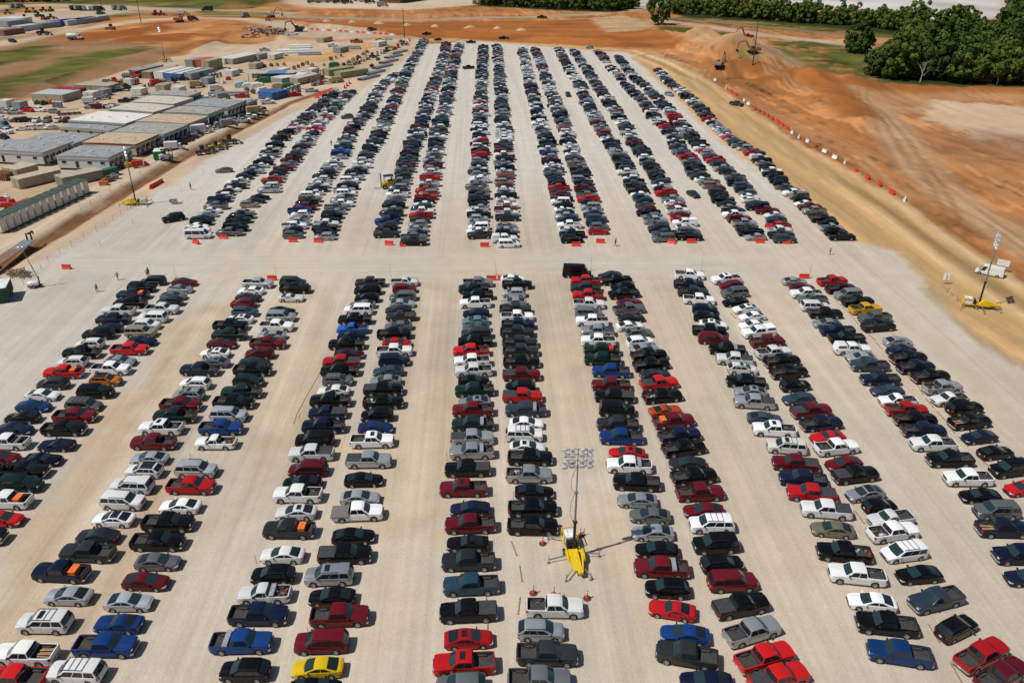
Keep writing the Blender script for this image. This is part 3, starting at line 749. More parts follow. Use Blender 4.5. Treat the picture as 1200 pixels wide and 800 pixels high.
# ------------------------------------------------------------------ near lot, surveyed car by car
NEAR = [
 (-2, "179,329md< 166,337uk> 156,345pn<+o 153,355pk< 139,364pw< 133,374pn< 127,384sn< 116,391uk< 105,403xw< 96,413pk< 85,424xw< 75,436pr<+o 62,449xd< 50,462sw> 39,475sb> 26,488sk< 17,502sn> 8,518pw<+r 0,535sm> -14,552pk< -30,570xw< -46,588sg<"),
 (-3, "216,330sm> 211,338ss> 203,346sg> 199,353xd< 190,362pw> 179,372uw< 172,380xw> 165,389ut> 166,399sn> 152,409pr> 141,422ss> 130,432pw> 124,445xo>+b 112,459uk> 98,474mg>+c 88,487pm> 75,502pk> 66,520cn< 50,537ck> 29,551pk> 24,567ue> 8,586pw<+o 2,607sr> -24,628pk> -40,648sw<"),
 (-4, "302,332ps> 294,340sw< 291,348sd> 285,355xm< 287,365xu> 281,373sw<+s 270,381pk> 269,392pe< 260,402sm> 252,413sw<+s 251,424sg<+s 234,433pn< 229,449xw< 221,462xs<+s 212,474pm> 205,487pe< 189,501pw<+s 180,518pm< 175,536ss< 169,551xw<+b 155,569uw< 144,587uw> 133,607sw<+b 114,627sd< 103,647pd< 72,670pn<+o 80,697ss< 53,729uw<+sc 30,766pw<+l 18,794pr<"),
 (-3, "343,330md> 346,338pk> 341,348cw> 330,364sk> 329,371us> 324,382pw> 318,392ss< 314,402pm> 304,414xm<+s 298,424sd> 296,433pk> 291,446xe> 283,459pe< 274,471pk> 268,486us> 259,501pb> 253,518ew<+g 230,550us> 224,569pr> 211,592sw< 197,612pk> 185,634pk> 185,657sg> 171,680sm> 151,704ss> 139,729cb< 124,756pb> 90,787uw<+c"),
 (-1, "434,331pd< 431,340uk< 430,349xk< 425,356sg< 420,363uw< 416,374pk< 413,385eB< 412,392sn< 406,403pk< 409,414sM> 400,424tr< 398,434pk< 396,445xg> 391,457sw< 387,469pk< 384,483jn< 379,499pn< 369,515uk< 365,531tw< 361,549mm< 354,564sk< 349,579pw< 347,599sw<+s 339,620pd<+o 331,649sw< 320,673xk< 310,695ew<+tg 303,720pn> 283,752pb>+t 287,785xk<"),
 (1, "474,330ew> 474,338xm> 472,347mg< 471,355ss> 467,362sd< 470,370jd< 467,381sg< 462,391pk> 465,401sr> 462,411pw> 462,422mn> 455,434su< 452,445ss< 449,456tk> 449,471pk>+g 442,486xk< 440,500sb> 436,516pw>+s 432,539ts> 426,561sk> 422,582ss> 419,600fw> 414,627sk> 404,649tk> 386,674us<+s 389,698sk< 398,721pm> 377,752um< 372,782sy< 370,805sk>"),
 (1, "560,331ps> 555,338pe< 560,346pk< 557,355pw< 558,366sn< 557,375sl< 558,383sg< 558,391ud< 557,400pk< 552,411pr< 553,423pw< 555,434pw< 555,445sk> 556,457pe< 556,470ss<+s 554,480pm< 554,497pe<+t 553,513ts> 553,529ps<+t 548,549tk< 543,572pm<+s 551,595sn< 551,614pm< 548,635ck<+s 549,657pd< 552,685pq< 549,716tk< 549,747sr>+s 544,777pr<+s 540,802xg<"),
 (-2, "601,326sw> 606,333pk> 602,343xs< 602,353ss< 604,362pd> 606,371pw> 607,380pn> 606,389pd> 609,401pd> 610,411pd> 611,424pk> 611,439tm> 610,453xk< 612,464tr> 616,480pu<+t 617,495sw> 614,509uw>+c 618,523sw>+s 621,536pk> 620,556ps>+g 626,575sk> 624,595pk> 624,616pk> 650,711pw> 634,738xs> 641,766pd> 632,796pg>"),
 (-5, "676,320vk> 686,329pr< 686,337pd< 689,346pr< 690,356pw> 690,366mg> 694,376pw< 700,388ts< 701,399pw< 705,410pe<+R 706,421pe< 716,435pb< 716,451pm< 720,464tk< 723,480uk> 724,497pd< 728,512pb< 735,530sr<+s 737,545pw<+t 746,565pk< 747,585ss< 762,603sg< 765,623ss< 770,643sk< 775,665pm<+t 782,689xk< 788,713cr</-14 803,742sb<+x/-9 805,767pd</-14 828,797sn<"),
 (9, "715,322sd< 723,328pk> 730,336xk< 731,344pk< 738,354sm> 737,362pg> 740,372sd> 738,381sw> 749,390xg>+s 750,400xw> 756,408ss> 760,416pk> 763,427pk> 768,438sd> 772,449tr> 776,464pk>+g 780,480cO> 789,493pm>+o 796,510pn> 801,525pk> 806,542sd<+s/-3 813,558pk> 820,577pm>/2 825,597sm</-2 834,614uw<+c/-2 839,637uk</2 846,660xk>/5 858,681um>/2 868,709tk>/12 881,739ps>/18 896,770pr>/17 912,794tr>/17"),
 (-9, "808,322tw> 807,333pn> 812,342pd> 819,351pw> 826,362xn> 828,371xk> 836,379sw>+s 831,387pk> 836,397um> 852,409pk<+t 861,421tw< 870,432xw>+s 874,447pk< 880,458ss<+s 884,471ts< 896,489su> 907,503pw<+s 922,523uz<+sc 932,543tm< 941,561pn< 951,578tr< 968,597tw< 976,619st< 989,647pk<+g 1004,673pw< 1022,704sw< 1039,731pk< 1054,765pb</-13"),
 (9, "851,327pw<+s 857,334xm< 861,343ug<+c 862,353sk< 874,361sw<+s 882,370sw< 882,380sw< 889,389kw< 899,400pm> 906,413pw> 916,423pk> 924,436pk> 932,451xk> 936,466su< 950,481tm> 962,496pn> 970,511cr< 980,524pw> 989,542sm< 1002,556tk> 1014,577ss<+b 1032,593wk> 1043,606ew< 1046,623pw>+g 1060,646mw<+c 1077,672sk</4 1097,702pu</14 1121,735xk>/24 1150,767pr>/24 1174,791pm>/24"),
 (-2, "931,329ss> 940,336sm> 945,344pw< 952,350eg< 955,359uw> 967,367pk> 969,378ss< 981,387pn< 992,396pk< 998,409kw> 1009,418ss< 1019,428pu< 1031,444pn< 1040,457su< 1052,469ew< 1062,480pr> 1072,491pk> 1082,504pn> 1093,520pw< 1113,538pk< 1134,560pw< 1149,580sk< 1168,598ug< 1175,619pn>+l 1196,650pn< 1206,676sn<"),
 (8, "975,329pr> 985,338pM> 994,345us< 1005,353pk> 1014,362pY> 1025,372pg< 1029,382pk> 1052,399ss> 1056,409sn< 1064,419pk> 1073,430pn> 1090,441pk> 1104,454ps>+g 1113,467ew< 1130,478uk> 1136,494pk>+l 1148,511sn< 1167,529sk> 1184,549uk< 1200,571sr<"),
]
ORD = ['first', 'second', 'third', 'fourth', 'fifth', 'sixth', 'seventh', 'eighth', 'ninth', 'tenth', 'eleventh', 'twelfth', 'thirteenth', 'fourteenth', 'fifteenth',
       'sixteenth', 'seventeenth', 'eighteenth', 'nineteenth', 'twentieth', 'twenty-first', 'twenty-second', 'twenty-third', 'twenty-fourth', 'twenty-fifth', 'twenty-sixth']
import re
def art(c): return ('an ' if c[0] in 'aeio' else 'a ') + c

def short(k, c): return COLORS[c][0] + ' ' + TYPEW[k]
def long_(k, c): return COLORS[c][0] + ' ' + TYPEA.get(k, '') + TYPEW[k]

def make_labels(col, where):
    """col: list of (kind, colour) from the far end to the near end; each label is true of one car only"""
    n = len(col); used = {}; out = [None] * n
    for i in range(n - 1, -1, -1):
        a = short(*col[i + 1]) if i + 1 < n else None
        b = short(*col[i - 1]) if i else None
        me = long_(*col[i])
        if a and b: t = f"{me} between {a} and {b}, {where}"
        elif b: t = f"{me} closing the near end beside {b}, {where}"
        else: t = f"{me} closing the far end beside {a}, {where}"
        used.setdefault(t, []).append(i); out[i] = t
    for t, ii in used.items():
        if len(ii) > 1:
            for i in ii:
                me = short(*col[i])
                k = sum(1 for j in range(i, n) if short(*col[j]) == me) - 1
                o = ORD[k] if k < len(ORD) else f"number {k + 1}"
                b = long_(*col[i])
                out[i] = f"{b}, {o} {me} from the near end of the {where}"
    for i, t in enumerate(out):
        if len(re.findall(r"[A-Za-z0-9'-]+", t)) > 16:
            me = short(*col[i]); k = sum(1 for j in range(i, n) if short(*col[j]) == me) - 1
            out[i] = f"{me}, {ORD[k] if k < len(ORD) else 'number ' + str(k + 1)} such from near end of {where}"
    return out

cargo_todo = []
stats = {}
def vary(c):
    f = random.uniform(.75, 1.2)
    r, g, b = COLORS[c][1]
    d_ = .012 if max(r, g, b) > .3 and min(r, g, b) > .2 else .08
    j = [random.uniform(1 - d_, 1 + d_) for _ in range(3)]
    mt = {'s': .55, 'g': .5, 'd': .4, 'u': .45, 'l': .4, 't': .4, 'n': .25, 'b': .25, 'm': .2, 'e': .25, 'q': .35, 'M': .2}.get(c, 0) * random.uniform(.6, 1.1)
    return (min(.8, r * f * j[0]), min(.8, g * f * j[1]), min(.8, b * f * j[2]), 1 - mt)

def relax(ps, gap, it=12):
    for _ in range(it):
        for i in range(len(ps) - 1):
            d = ps[i][0] - ps[i + 1][0]           # far first
            if d < gap:
                m = (gap - d) / 2; ps[i][0] += m; ps[i + 1][0] -= m

for ci, (tilt0, txt) in enumerate(NEAR):
    rows = []
    for tok in txt.split():
        g = re.match(r"(-?\d+),(\d+)(\w)(\w)([<>])(?:\+(\w+))?(?:/(-?\d+))?$", tok)
        x, y, k, c, d, ex, tl = g.groups()
        w = G(int(x), int(y), .8)
        rows.append([w.y, w.x, k, c, d, ex or '', int(tl) if tl else None, int(y)])
    rows.sort(key=lambda r: -r[0])
    relax(rows, 2.42)
    where = f"{ORD[ci]} near-lot row from left"
    labs = make_labels([(r[2], r[3]) for r in rows], where)
    for r, lab in zip(rows, labs):
        wy, wx, k, c, d, ex, tl, py = r
        tilt = (tl if tl is not None else tilt0 + random.uniform(-1.5, 1.5)) + 1.5
        rz = R(tilt + (0 if d == '>' else 180))
        near = 2 if py > 440 else (1 if py > 400 else 0)
        root = place_full(k, (wx, wy, 0), rz, vary(c), near, lab, f"cars in {where}",
                          [e for q, e in (('s', 'sunroof'), ('b', 'blackroof'), ('t', 'toolbox'), ('c', 'crossbars')) if q in ex])
        stats[SPEC[k]['n']] = stats.get(SPEC[k]['n'], 0) + 1
        for q in ex:
            if q in 'olgrR' and SPEC[k].get('bed'): cargo_todo.append((q, k, root, lab, COLORS[c][0], where))

# things lying in pickup beds
def cargo(q, k, root, cl, where):
    x0, x1, rail, fl = SPEC[k]['bed']
    rz = root.rotation_euler.z
    at = lambda x, y, z: Matrix.Rotation(rz, 4, 'Z') @ Vector((x, y, z)) + root.location
    w = f"in the {cl} pickup's bed, {where}"
    if q in 'oR':
        b = MB(); b.box((0, 0, .3), (.75, 1.25, .6)); b.box((0, 0, .615), (.8, 1.3, .05)); b.box((0, .35, .66), (.3, .1, .05)); b.box((0, -.35, .66), (.3, .1, .05))
        m = M('orange_plastic', (.75, .17, .03), .5) if q == 'o' else M('red_plastic', (.55, .04, .03), .5)
        o = put('storage_box', b.mesh('storage_box', [m]), None, at(x0 - .55, 0, fl + .025), rz)
        setp(o, f"{'orange' if q == 'o' else 'red'} storage box {w}", 'box', 'cargo in pickup beds')
    elif q == 'l':
        for i in range(5):
            b = MB(); b.box((0, 0, .05), (1.5, .14, .08))
            o = put('timber_board', b.mesh('timber_board', [M('raw_timber', (.36, .22, .11), .8)]), None, at((x0 + x1) / 2 + random.uniform(-.1, .1), -.6 + i * .24, fl + .024 + .09 * (i % 2)), rz + R(random.uniform(-6, 6)))
            setp(o, f"loose timber board {w}", 'board', 'timber boards in pickup beds ' + where)
    elif q == 'r':
        b = MB(); b.tube((-.1, -.75, .28), (-.1, .75, .28), .26, n=12)
        o = put('roll_of_sheeting', b.mesh('roll_of_sheeting', [M('grey_sheeting', (.2, .2, .2), .7)]), None, at(x0 - .5, 0, fl + .03), rz)
        setp(o, f"gray roll of sheeting {w}", 'roll', 'cargo in pickup beds')
    else:
        for i in range(5):
            b = MB(); a = random.uniform(.2, .5); e = random.uniform(.15, .4); h = random.uniform(.12, .35)
            b.box((0, 0, h / 2), (a, e, h)); b.box((0, 0, h + .02), (a * .9, e * .9, .04)); b.tube((-a * .3, 0, h + .05), (a * .3, 0, h + .05), .015, n=5)
            m = [M('tool_grey', (.3, .3, .31), .5), M('tool_white', (.6, .6, .58), .6), M('tool_dark', (.06, .06, .065), .6), M('tool_brown', (.25, .15, .08), .7), M('tool_red', (.4, .04, .03), .5)][i]
            o = put('tool_case', b.mesh('tool_case', [m]), None, at(x0 - .35 - .35 * i, random.uniform(-.55, .55), fl + .024), rz + R(random.uniform(-40, 40)))
            setp(o, f"{['gray', 'white', 'black', 'brown', 'red'][i]} tool case {w}", 'tool case', 'tools in pickup beds ' + where)
for (q, k, root, lab, cl, where) in cargo_todo: cargo(q, k, root, cl, where)
# ------------------------------------------------------------------ far lot
FAR = [
 [(230,275),(240,254),(261,229),(282,210),(307,192),(320,172),(327,162),(345,150),(360,135),(372,125),(396,106)],
 [(270,272),(290,242),(312,226),(322,207),(337,192),(354,172),(370,150),(382,135),(400,117),(412,107)],
 [(342,275),(351,252),(361,235),(375,217),(385,200),(400,177),(412,150),(427,135),(435,120),(446,102),(462,87)],
 [(377,277),(390,252),(400,235),(407,215),(422,197),(430,180),(440,165),(447,150),(460,120),(470,100),(477,82),(486,67),(497,47)],
 [(452,279),(457,252),(465,227),(475,197),(481,175),(492,147),(500,120),(509,97),(517,75),(524,50)],
 [(486,283),(491,255),(500,227),(505,202),(512,160),(520,130),(526,100),(532,72),(539,50)],
 [(562,275),(561,242),(561,210),(562,180),(562,150),(564,100),(566,54)],
 [(595,285),(594,255),(592,222),(591,185),(590,150),(586,100),(582,52)],
 [(671,280),(664,255),(657,230),(650,205),(644,185),(639,162),(632,145),(627,122),(621,97),(616,75),(611,56)],
 [(704,276),(697,252),(687,225),(680,205),(672,185),(666,165),(659,140),(651,120),(642,97),(635,77),(626,56)],
 [(779,279),(767,257),(756,240),(746,220),(737,202),(727,185),(714,165),(696,135),(686,117),(680,100),(669,84),(654,56)],
 [(810,277),(797,252),(786,232),(772,212),(760,190),(746,170),(736,155),(725,135),(712,117),(700,100),(685,77),(672,59)],
 [(886,277),(865,255),(850,237),(840,222),(820,207),(810,190),(795,172),(785,152),(772,142),(760,127),(750,115),(737,102),(727,91),(719,82),(701,60)],
 [(920,280),(905,250),(887,242),(872,222),(860,207),(840,190),(820,170),(797,145),(787,131),(777,122),(765,110),(755,99),(747,94),(737,84),(724,65)],
 [(987,277),(967,257),(947,242),(932,227),(915,215),(900,197),(885,180),(862,167),(837,145),(822,130),(810,117),(797,105),(785,97),(775,87),(770,81)],
]
GAPS = {10: [(93, 97)], 12: [(95, 99), (74, 79)], 13: [(76, 79)], 14: [(139, 141)], 0: [(159, 161)]}
MARKS = """319,212,1r 307,187,1m 401,178,2B 356,244,2m 341,270,2n 343,276,2g 450,279,4m 507,209,5r 500,232,5r 480,191,4m 485,167,4m 564,165,6r 562,181,6r 591,247,7m 592,219,7m
655,221,8r 656,226,8m 702,271,9r 687,232,9r 682,220,9m 756,244,10m 796,251,11m 792,244,11m 781,227,11r 806,185,12r 841,189,13r 881,179,14r 842,222,12m 675,182,9m 706,156,10r 719,129,11m 704,110,11m
777,149,12r 785,156,12m 750,117,12m 757,101,13m 834,140,14r 770,81,14r 661,151,9r 636,82,9r 627,61,9r 662,71,10r 700,59,12r 622,109,8m 377,139,1r 370,150,1r 345,151,0r 332,160,0m 422,140,2m 447,105,2m
466,109,3r 455,126,3m 512,92,4m 520,130,5r 562,121,6r 565,66,6r 587,110,7m 490,62,3m 911,267,13r 947,241,14m 230,271,0w 227,267,0w 250,245,0w 267,266,1k 280,262,1k 597,285,7w 563,276,6d 563,268,6w
388,277,3s 402,264,3w 390,279,3s 495,285,5k 455,272,4d 672,272,8k 779,281,10g 805,277,11k 920,279,13u 918,271,13w 988,276,14k 980,270,14k 970,262,14k""".split()
marks = {}
for t in MARKS:
    a, b, c = t.split(','); marks.setdefault(int(c[:-1]), []).append((G(int(a), int(b), .8), c[-1]))
TONES = dict(k=15, d=8, n=6, u=2, g=6, s=9, w=14, m=2, r=1, b=1, e=1, t=2)
SORTS = dict(p=9, t=3, e=2, s=10, x=6, u=3, m=1, c=1, k=1)
def pick(d): return random.choices(list(d), list(d.values()))[0]
far_cars = []
for ci, line in enumerate(FAR):
    W = [G(x, y, .8) for (x, y) in line]
    ys = [p.y for p in W]; xs_ = [p.x for p in W]
    y = ys[0]; col = []
    gaps = [(G(600, b).y, G(600, a).y) for (a, b) in GAPS.get(ci, [])]
    while y < ys[-1]:
        if not any(a < y < b for a, b in gaps) and random.random() > .012:
            x = float(np.interp(y, ys, xs_)) + random.gauss(0, .28)
            k = pick(SORTS); c = pick(TONES)
            col.append([y, x, k, c])
        y += random.uniform(2.75, 3.25)
    for (w, c) in marks.get(ci, []):
        i = min(range(len(col)), key=lambda i: abs(col[i][0] - w.y)); col[i][3] = c
    if ci == 0: col[0][2] = 'h'; col[0][3] = 'w'; col[1][2] = 'p'
    slope = math.degrees(math.atan2(xs_[-1] - xs_[0], ys[-1] - ys[0]))
    labs = make_labels([(r[2], r[3]) for r in reversed(col)], f"{ORD[ci]} far-lot row from left")[::-1]
    for r, lab in zip(col, labs):
        d = random.random() < (.5 if ci % 2 == 0 else .62)
        far_cars.append((r[0], r[1], r[2], r[3], R(1.5 - slope * .3 + random.gauss(0, 3) + (0 if d else 180)), lab, f"cars in {ORD[ci]} far-lot row from left"))
far_cars.sort(key=lambda r: r[0])
LIMIT = 290
lodb = {k: lod_mesh(k) for k in SPEC}
MATS_LOD = [PAINT, GLASS, TYRE, RIMM, LINER]
lodm = {k: b.mesh('parked_' + SPEC[k]['n'], MATS_LOD, True) for k, b in lodb.items()}
mass = []
for (y, x, k, c, rz, lab, grp) in far_cars:
    n = SPEC[k]['n']
    if stats.get(n, 0) < LIMIT:
        stats[n] = stats.get(n, 0) + 1
        o = put(n, lodm[k], None, (x, y, 0), rz, vary(c))
        setp(o, lab, CATW.get(n, n), grp)
    else: mass.append((x, y, k, c, rz))
# the rest of the far cars: one mesh
V, Fc, MI, CC = [], [], [], []
base = 0
for (x, y, k, c, rz) in mass:
    b = lodb[k]; v = np.array(b.v); ca, sa = math.cos(rz), math.sin(rz)
    V.append(np.stack([v[:, 0] * ca - v[:, 1] * sa + x, v[:, 0] * sa + v[:, 1] * ca + y, v[:, 2]], 1))
    for f, mi in zip(b.f, b.m): Fc.append([i + base for i in f]); MI.append(mi)
    CC.append(np.tile(np.array(vary(c)), (len(v), 1))); base += len(v)
me = bpy.data.meshes.new('parked_cars')
V = np.concatenate(V); CC = np.concatenate(CC)
me.from_pydata(V.tolist(), [], Fc)
for m in [PAINT_MASS] + MATS_LOD[1:]: me.materials.append(m)
me.polygons.foreach_set("material_index", MI)
at_ = me.attributes.new("paint", 'FLOAT_COLOR', 'POINT'); at_.data.foreach_set("color", CC.ravel())
import bmesh
_b = bmesh.new(); _b.from_mesh(me); bmesh.ops.recalc_face_normals(_b, faces=_b.faces); _b.to_mesh(me); _b.free()
setp(put('parked_cars', me), "mass of parked cars filling the far end of the far lot", None, None, 'stuff')
print("cars", stats, "mass", len(mass))
# ------------------------------------------------------------------ lot furniture
RED_P = M('red_barrier_plastic', (.62, .035, .02), .5, 0, .12)
WHITE_P = M('white_barrier_plastic', (.74, .74, .72), .5, 0, .12)
YEL = M('yellow_paint', (.70, .47, .01), .4, 0, .12)
BLK = M('black_steel', (.015, .015, .016), .5)
STEEL = M('galvanised_steel', (.40, .41, .42), .4, .6)
GRY = M('grey_steel', (.22, .225, .23), .5, .2)
WHT = M('white_enamel', (.72, .72, .70), .4)

def barrier_mesh(m, n=''):
    b = MB()
    b.prism([(-.30, .0), (-.30, .22), (-.14, .45), (-.10, .98), (.10, .98), (.14, .45), (.30, .22), (.30, .0)], -.95, .95)
    for y in (-.5, .5): b.box((0, y, .985), (.1, .28, .05))
    b.box((0, .975, .5), (.08, .05, .8)); b.box((0, -.975, .5), (.08, .05, .8))
    return b.mesh('water_barrier' + n, [m])
BR, BW = barrier_mesh(RED_P), barrier_mesh(WHITE_P, '_white')
def barrier(px, py, ang, me, label, group, s=1.0):
    o = put('water_barrier', me, None, GT(px, py), R(ang)); o.scale = (s, s, s)
    return setp(o, label, 'barrier', group)
g_ = 'red barriers closing the row ends'
for i, (x, y, a) in enumerate([(230, 285.5, 60), (262, 279.5, 85), (343.5, 283.5, 88), (373, 284, 85), (456, 287, 80), (473.5, 288.5, 100), (568, 289, 90), (675, 288.5, 84), (703.5, 284.5, 84), (787, 285, 60), (810, 284.5, 86), (890.5, 284.5, 84), (921.5, 285.5, 88), (996, 280.5, 76)]):
    barrier(x, y, a, BR, f"red plastic barrier at the cross lane, {ORD[i]} from left along the far rows", g_)
for i, (x, y) in enumerate([(319, 328), (484, 331), (576, 328), (589, 328), (942, 326)]):
    barrier(x, y, 86, BR, f"red plastic barrier tucked behind the near rows, {ORD[i]} from left", 'red barriers behind the near rows')
barrier(78.5, 315, 84, BR, "red plastic barrier standing alone on the gravel near the small light mast", 'red barriers on open gravel')
def heading(a, b):
    d = G(*b) - G(*a); return math.degrees(math.atan2(d.y, d.x)) - 90
BD = heading((175, 222), (191, 213))
for i, t in enumerate((.18, .5, .82)):
    barrier(175.5 + 16 * t, 222 - 9 * t, BD, BR, f"red plastic barrier beside the ditch, {['near', 'middle', 'far'][i]} one of three end to end", 'red barriers by the ditch', 1.12)
HB = "838,95,w 851,104,w 857,108,r 862,112,r 872,119,w 877,123,w 885,128,r 890,131,r 895,134,r 900,137,r 905,140,r 911,144,r 916,147.5,r 922,151.5,r 928,157,w 936,162,w 946,167,w 956,172,r 966,179,w 978,186,w 990,192,w 1003,201,r 1017,209,r 1031,217,r 1045,227,r 1060,236,w"
for i, t in enumerate(HB.split()):
    x, y, c = t.split(',')
    n = len(HB.split()) - i
    barrier(float(x), float(y), heading((float(x) - 12, float(y) - 8), (float(x) + 12, float(y) + 8)) + random.uniform(-25, 25), BW if c == 'w' else BR, f"{'white' if c == 'w' else 'red'} barrier edging the haul road, {ORD[n - 1] if n <= 20 else 'number ' + ['twenty-one', 'twenty-two', 'twenty-three', 'twenty-four', 'twenty-five', 'twenty-six'][n - 21]} from the near end", 'barriers along the haul road', 1.1)
for i in range(18):
    t = i / 17; c = 'rwrrwrwrrwrrwrrrwr'[i]
    barrier(352 + 114 * t, 34.5 + 7.5 * t, 84, BR if c == 'r' else BW, f"{'red' if c == 'r' else 'white'} barrier in the line behind the yard, {ORD[i]} from left", 'barriers behind the yard', 1.15)
for i in range(5): barrier(371 + i * 4.6, 115 - i * 2.0, 60, BR, f"red barrier on the yard edge above the far rows, {ORD[i]} from left", 'red barriers on the yard edge', 1.3)
for i in range(3): barrier(404 + i * 2.7, 103.5 - i * 2.6, 15, BR, f"red barrier behind the leftmost far rows, {['near', 'middle', 'far'][i]} one of three", 'red barriers behind the leftmost rows', 1.5)
for i in range(3): barrier(477 + i * 1.2, 51.5 - i * 1.6, 25, BR if i != 1 else BW, f"{'red' if i != 1 else 'white'} barrier at the far corner of the lot, {['near', 'middle', 'far'][i]} one", 'barriers at the far corner', 1.6)

# marker poles on tripod feet
pole = MB(); pole.tube((0, 0, .05), (0, 0, 2.9), .028, .02, 6)
feet = MB()
for k in range(4):
    a = k * math.pi / 2 + .4; feet.tube((0, 0, .12), (math.cos(a) * .8, math.sin(a) * .8, .03), .035, n=5)
pm, fm = pole.mesh('pole', [M('pole_timber', (.24, .15, .07), .7)]), feet.mesh('foot', [M('foot_timber', (.42, .28, .12), .8)])
for i, (x, y) in enumerate([(206, 326), (325, 328.5), (459, 328), (582, 322.5), (692.5, 317), (822, 318), (949, 325)]):
    t = empty('marker_pole', G(x, y), R(random.uniform(0, 90)), f"thin wooden marker pole on crossed feet, {ORD[i]} from left at the near row heads", 'marker pole', 'marker poles at the row heads')
    put('pole', pm, t, (0, 0, 0), 0).rotation_euler = (R(random.uniform(-4, 4)), R(random.uniform(-4, 4)), 0); put('foot', fm, t)
st = MB(); st.tube((0, 0, 0), (.06, .02, 1.15), .03, .025, 5); st.box((.06, .02, 1.18), (.07, .07, .1))
sm_ = st.mesh('survey_stake', [M('stake_timber', (.16, .10, .06), .8)])
for i, (x, y) in enumerate([(118, 288), (156, 263), (212.5, 222), (239, 203), (301, 660), (414, 575), (389, 640), (362, 744), (571, 640), (524, 540), (224, 540), (186, 662), (330, 618), (575, 582), (602, 585), (1028, 697)]):
    o = put('survey_stake', sm_, None, G(x, y), random.uniform(0, 6)); setp(o, "short brown wooden stake standing upright in the gravel", 'stake', 'wooden stakes dotted about the lot')

# laths laid between the paired rows
lath = MB(); lath.box((0, 0, .035), (.13, 2.5, .07)); lath.box((.0, 1.2, .08), (.2, .12, .03))
lm_ = lath.mesh('wooden_lath', [M('lath_timber', (.30, .17, .085), .8, 0, .3)])
def laths(pts, frac, where):
    L = [G(*p) for p in pts]; i = 0
    for a, b in zip(L, L[1:]):
        d = (b - a); n = max(1, int(d.length / 3.15))
        for k in range(n):
            if random.random() > frac: continue
            p = a + d * ((k + .5) / n)
            o = put('wooden_lath', lm_, None, (p.x + random.uniform(-.15, .15), p.y, 0), math.atan2(d.y, d.x) - math.pi / 2 + R(random.uniform(-4, 4)))
            setp(o, f"thin brown wooden lath lying on gravel {where}", 'lath', f"laths {where}")
laths([(975, 347), (1035, 410), (1072, 450), (1095, 480), (1135, 525), (1170, 557), (1200, 592), (1235, 625)], .95, 'between the two rightmost near rows')
laths([(990, 572), (1002, 597), (1015, 615), (1045, 662), (1085, 722), (1107, 762), (1135, 815)], .95, 'between near rows eleven and twelve')
laths([(852, 362), (868, 378)], 1, 'between the heads of rows eleven and twelve')
laths([(599, 630), (607, 655), (611, 690), (606, 730), (612, 780)], 1, 'in empty slots left of the light mast')
laths([(118, 685), (98, 715), (58, 780)], .5, 'between near rows three and four')
laths([(322, 645), (318, 720), (324, 770)], .5, 'between near rows five and six')
laths([(572, 600), (570, 690), (571, 760)], .6, 'between near rows seven and eight')
laths([(306, 340), (301, 358), (282, 392)], .5, 'between the heads of rows three and four')
laths([(838, 620), (830, 690), (850, 740)], .4, 'between near rows nine and ten')
rp = MB(); pts = [G(378, 430), (G(372, 442)), G(356, 470), G(348, 485), G(344, 497)]
rp.path([p + Vector((0, 0, .04)) for p in pts], .03, 6); rp.path([p + Vector((0, 0, .04)) for p in [G(352, 484), G(350, 490), G(353, 494)]], .03, 6)
setp(put('rope', rp.mesh('rope', [M('orange_rope', (.33, .12, .05), .8)])), "orange brown rope trailing over the gravel beside the fifth near row", 'rope')

# traffic cones with tall delineators
cone = MB(); cone.lathe([(.36, 0), (.36, .05), (.20, .06), (.17, .3), (.075, .34), (.06, 1.2), (.001, 1.22)], (0, 0, 0), 'z', 10)
cbm = cone.mesh('delineator_post', [M('cone_red', (.55, .05, .03), .5)])
cb2 = MB()
for z in (.72, .98): cb2.lathe([(.078, z), (.075, z + .12)], (0, 0, 0), 'z', 10)
cbw = cb2.mesh('band', [WHITE_P])
cb3 = MB(); cb3.lathe([(.45, 0), (.45, .07), (.001, .075)], (0, 0, 0), 'z', 8); cbk = cb3.mesh('base', [M('cone_base', (.12, .03, .02), .8)])
for x, y, w in ((636, 637, 'left of the light mast generator'), (680, 628, 'behind the light mast outrigger'), (625, 695, 'above the white pickup cab rear'), (649, 697, 'at the mast drawbar above the white pickup'), (688, 701, 'at the near outrigger of the yellow light mast')):
    t = empty('delineator_post', G(x, y), 0, f"red delineator post {w}", 'delineator', 'red delineators round the light mast')
    put('post', cbm, t); put('band', cbw, t); put('base', cbk, t)

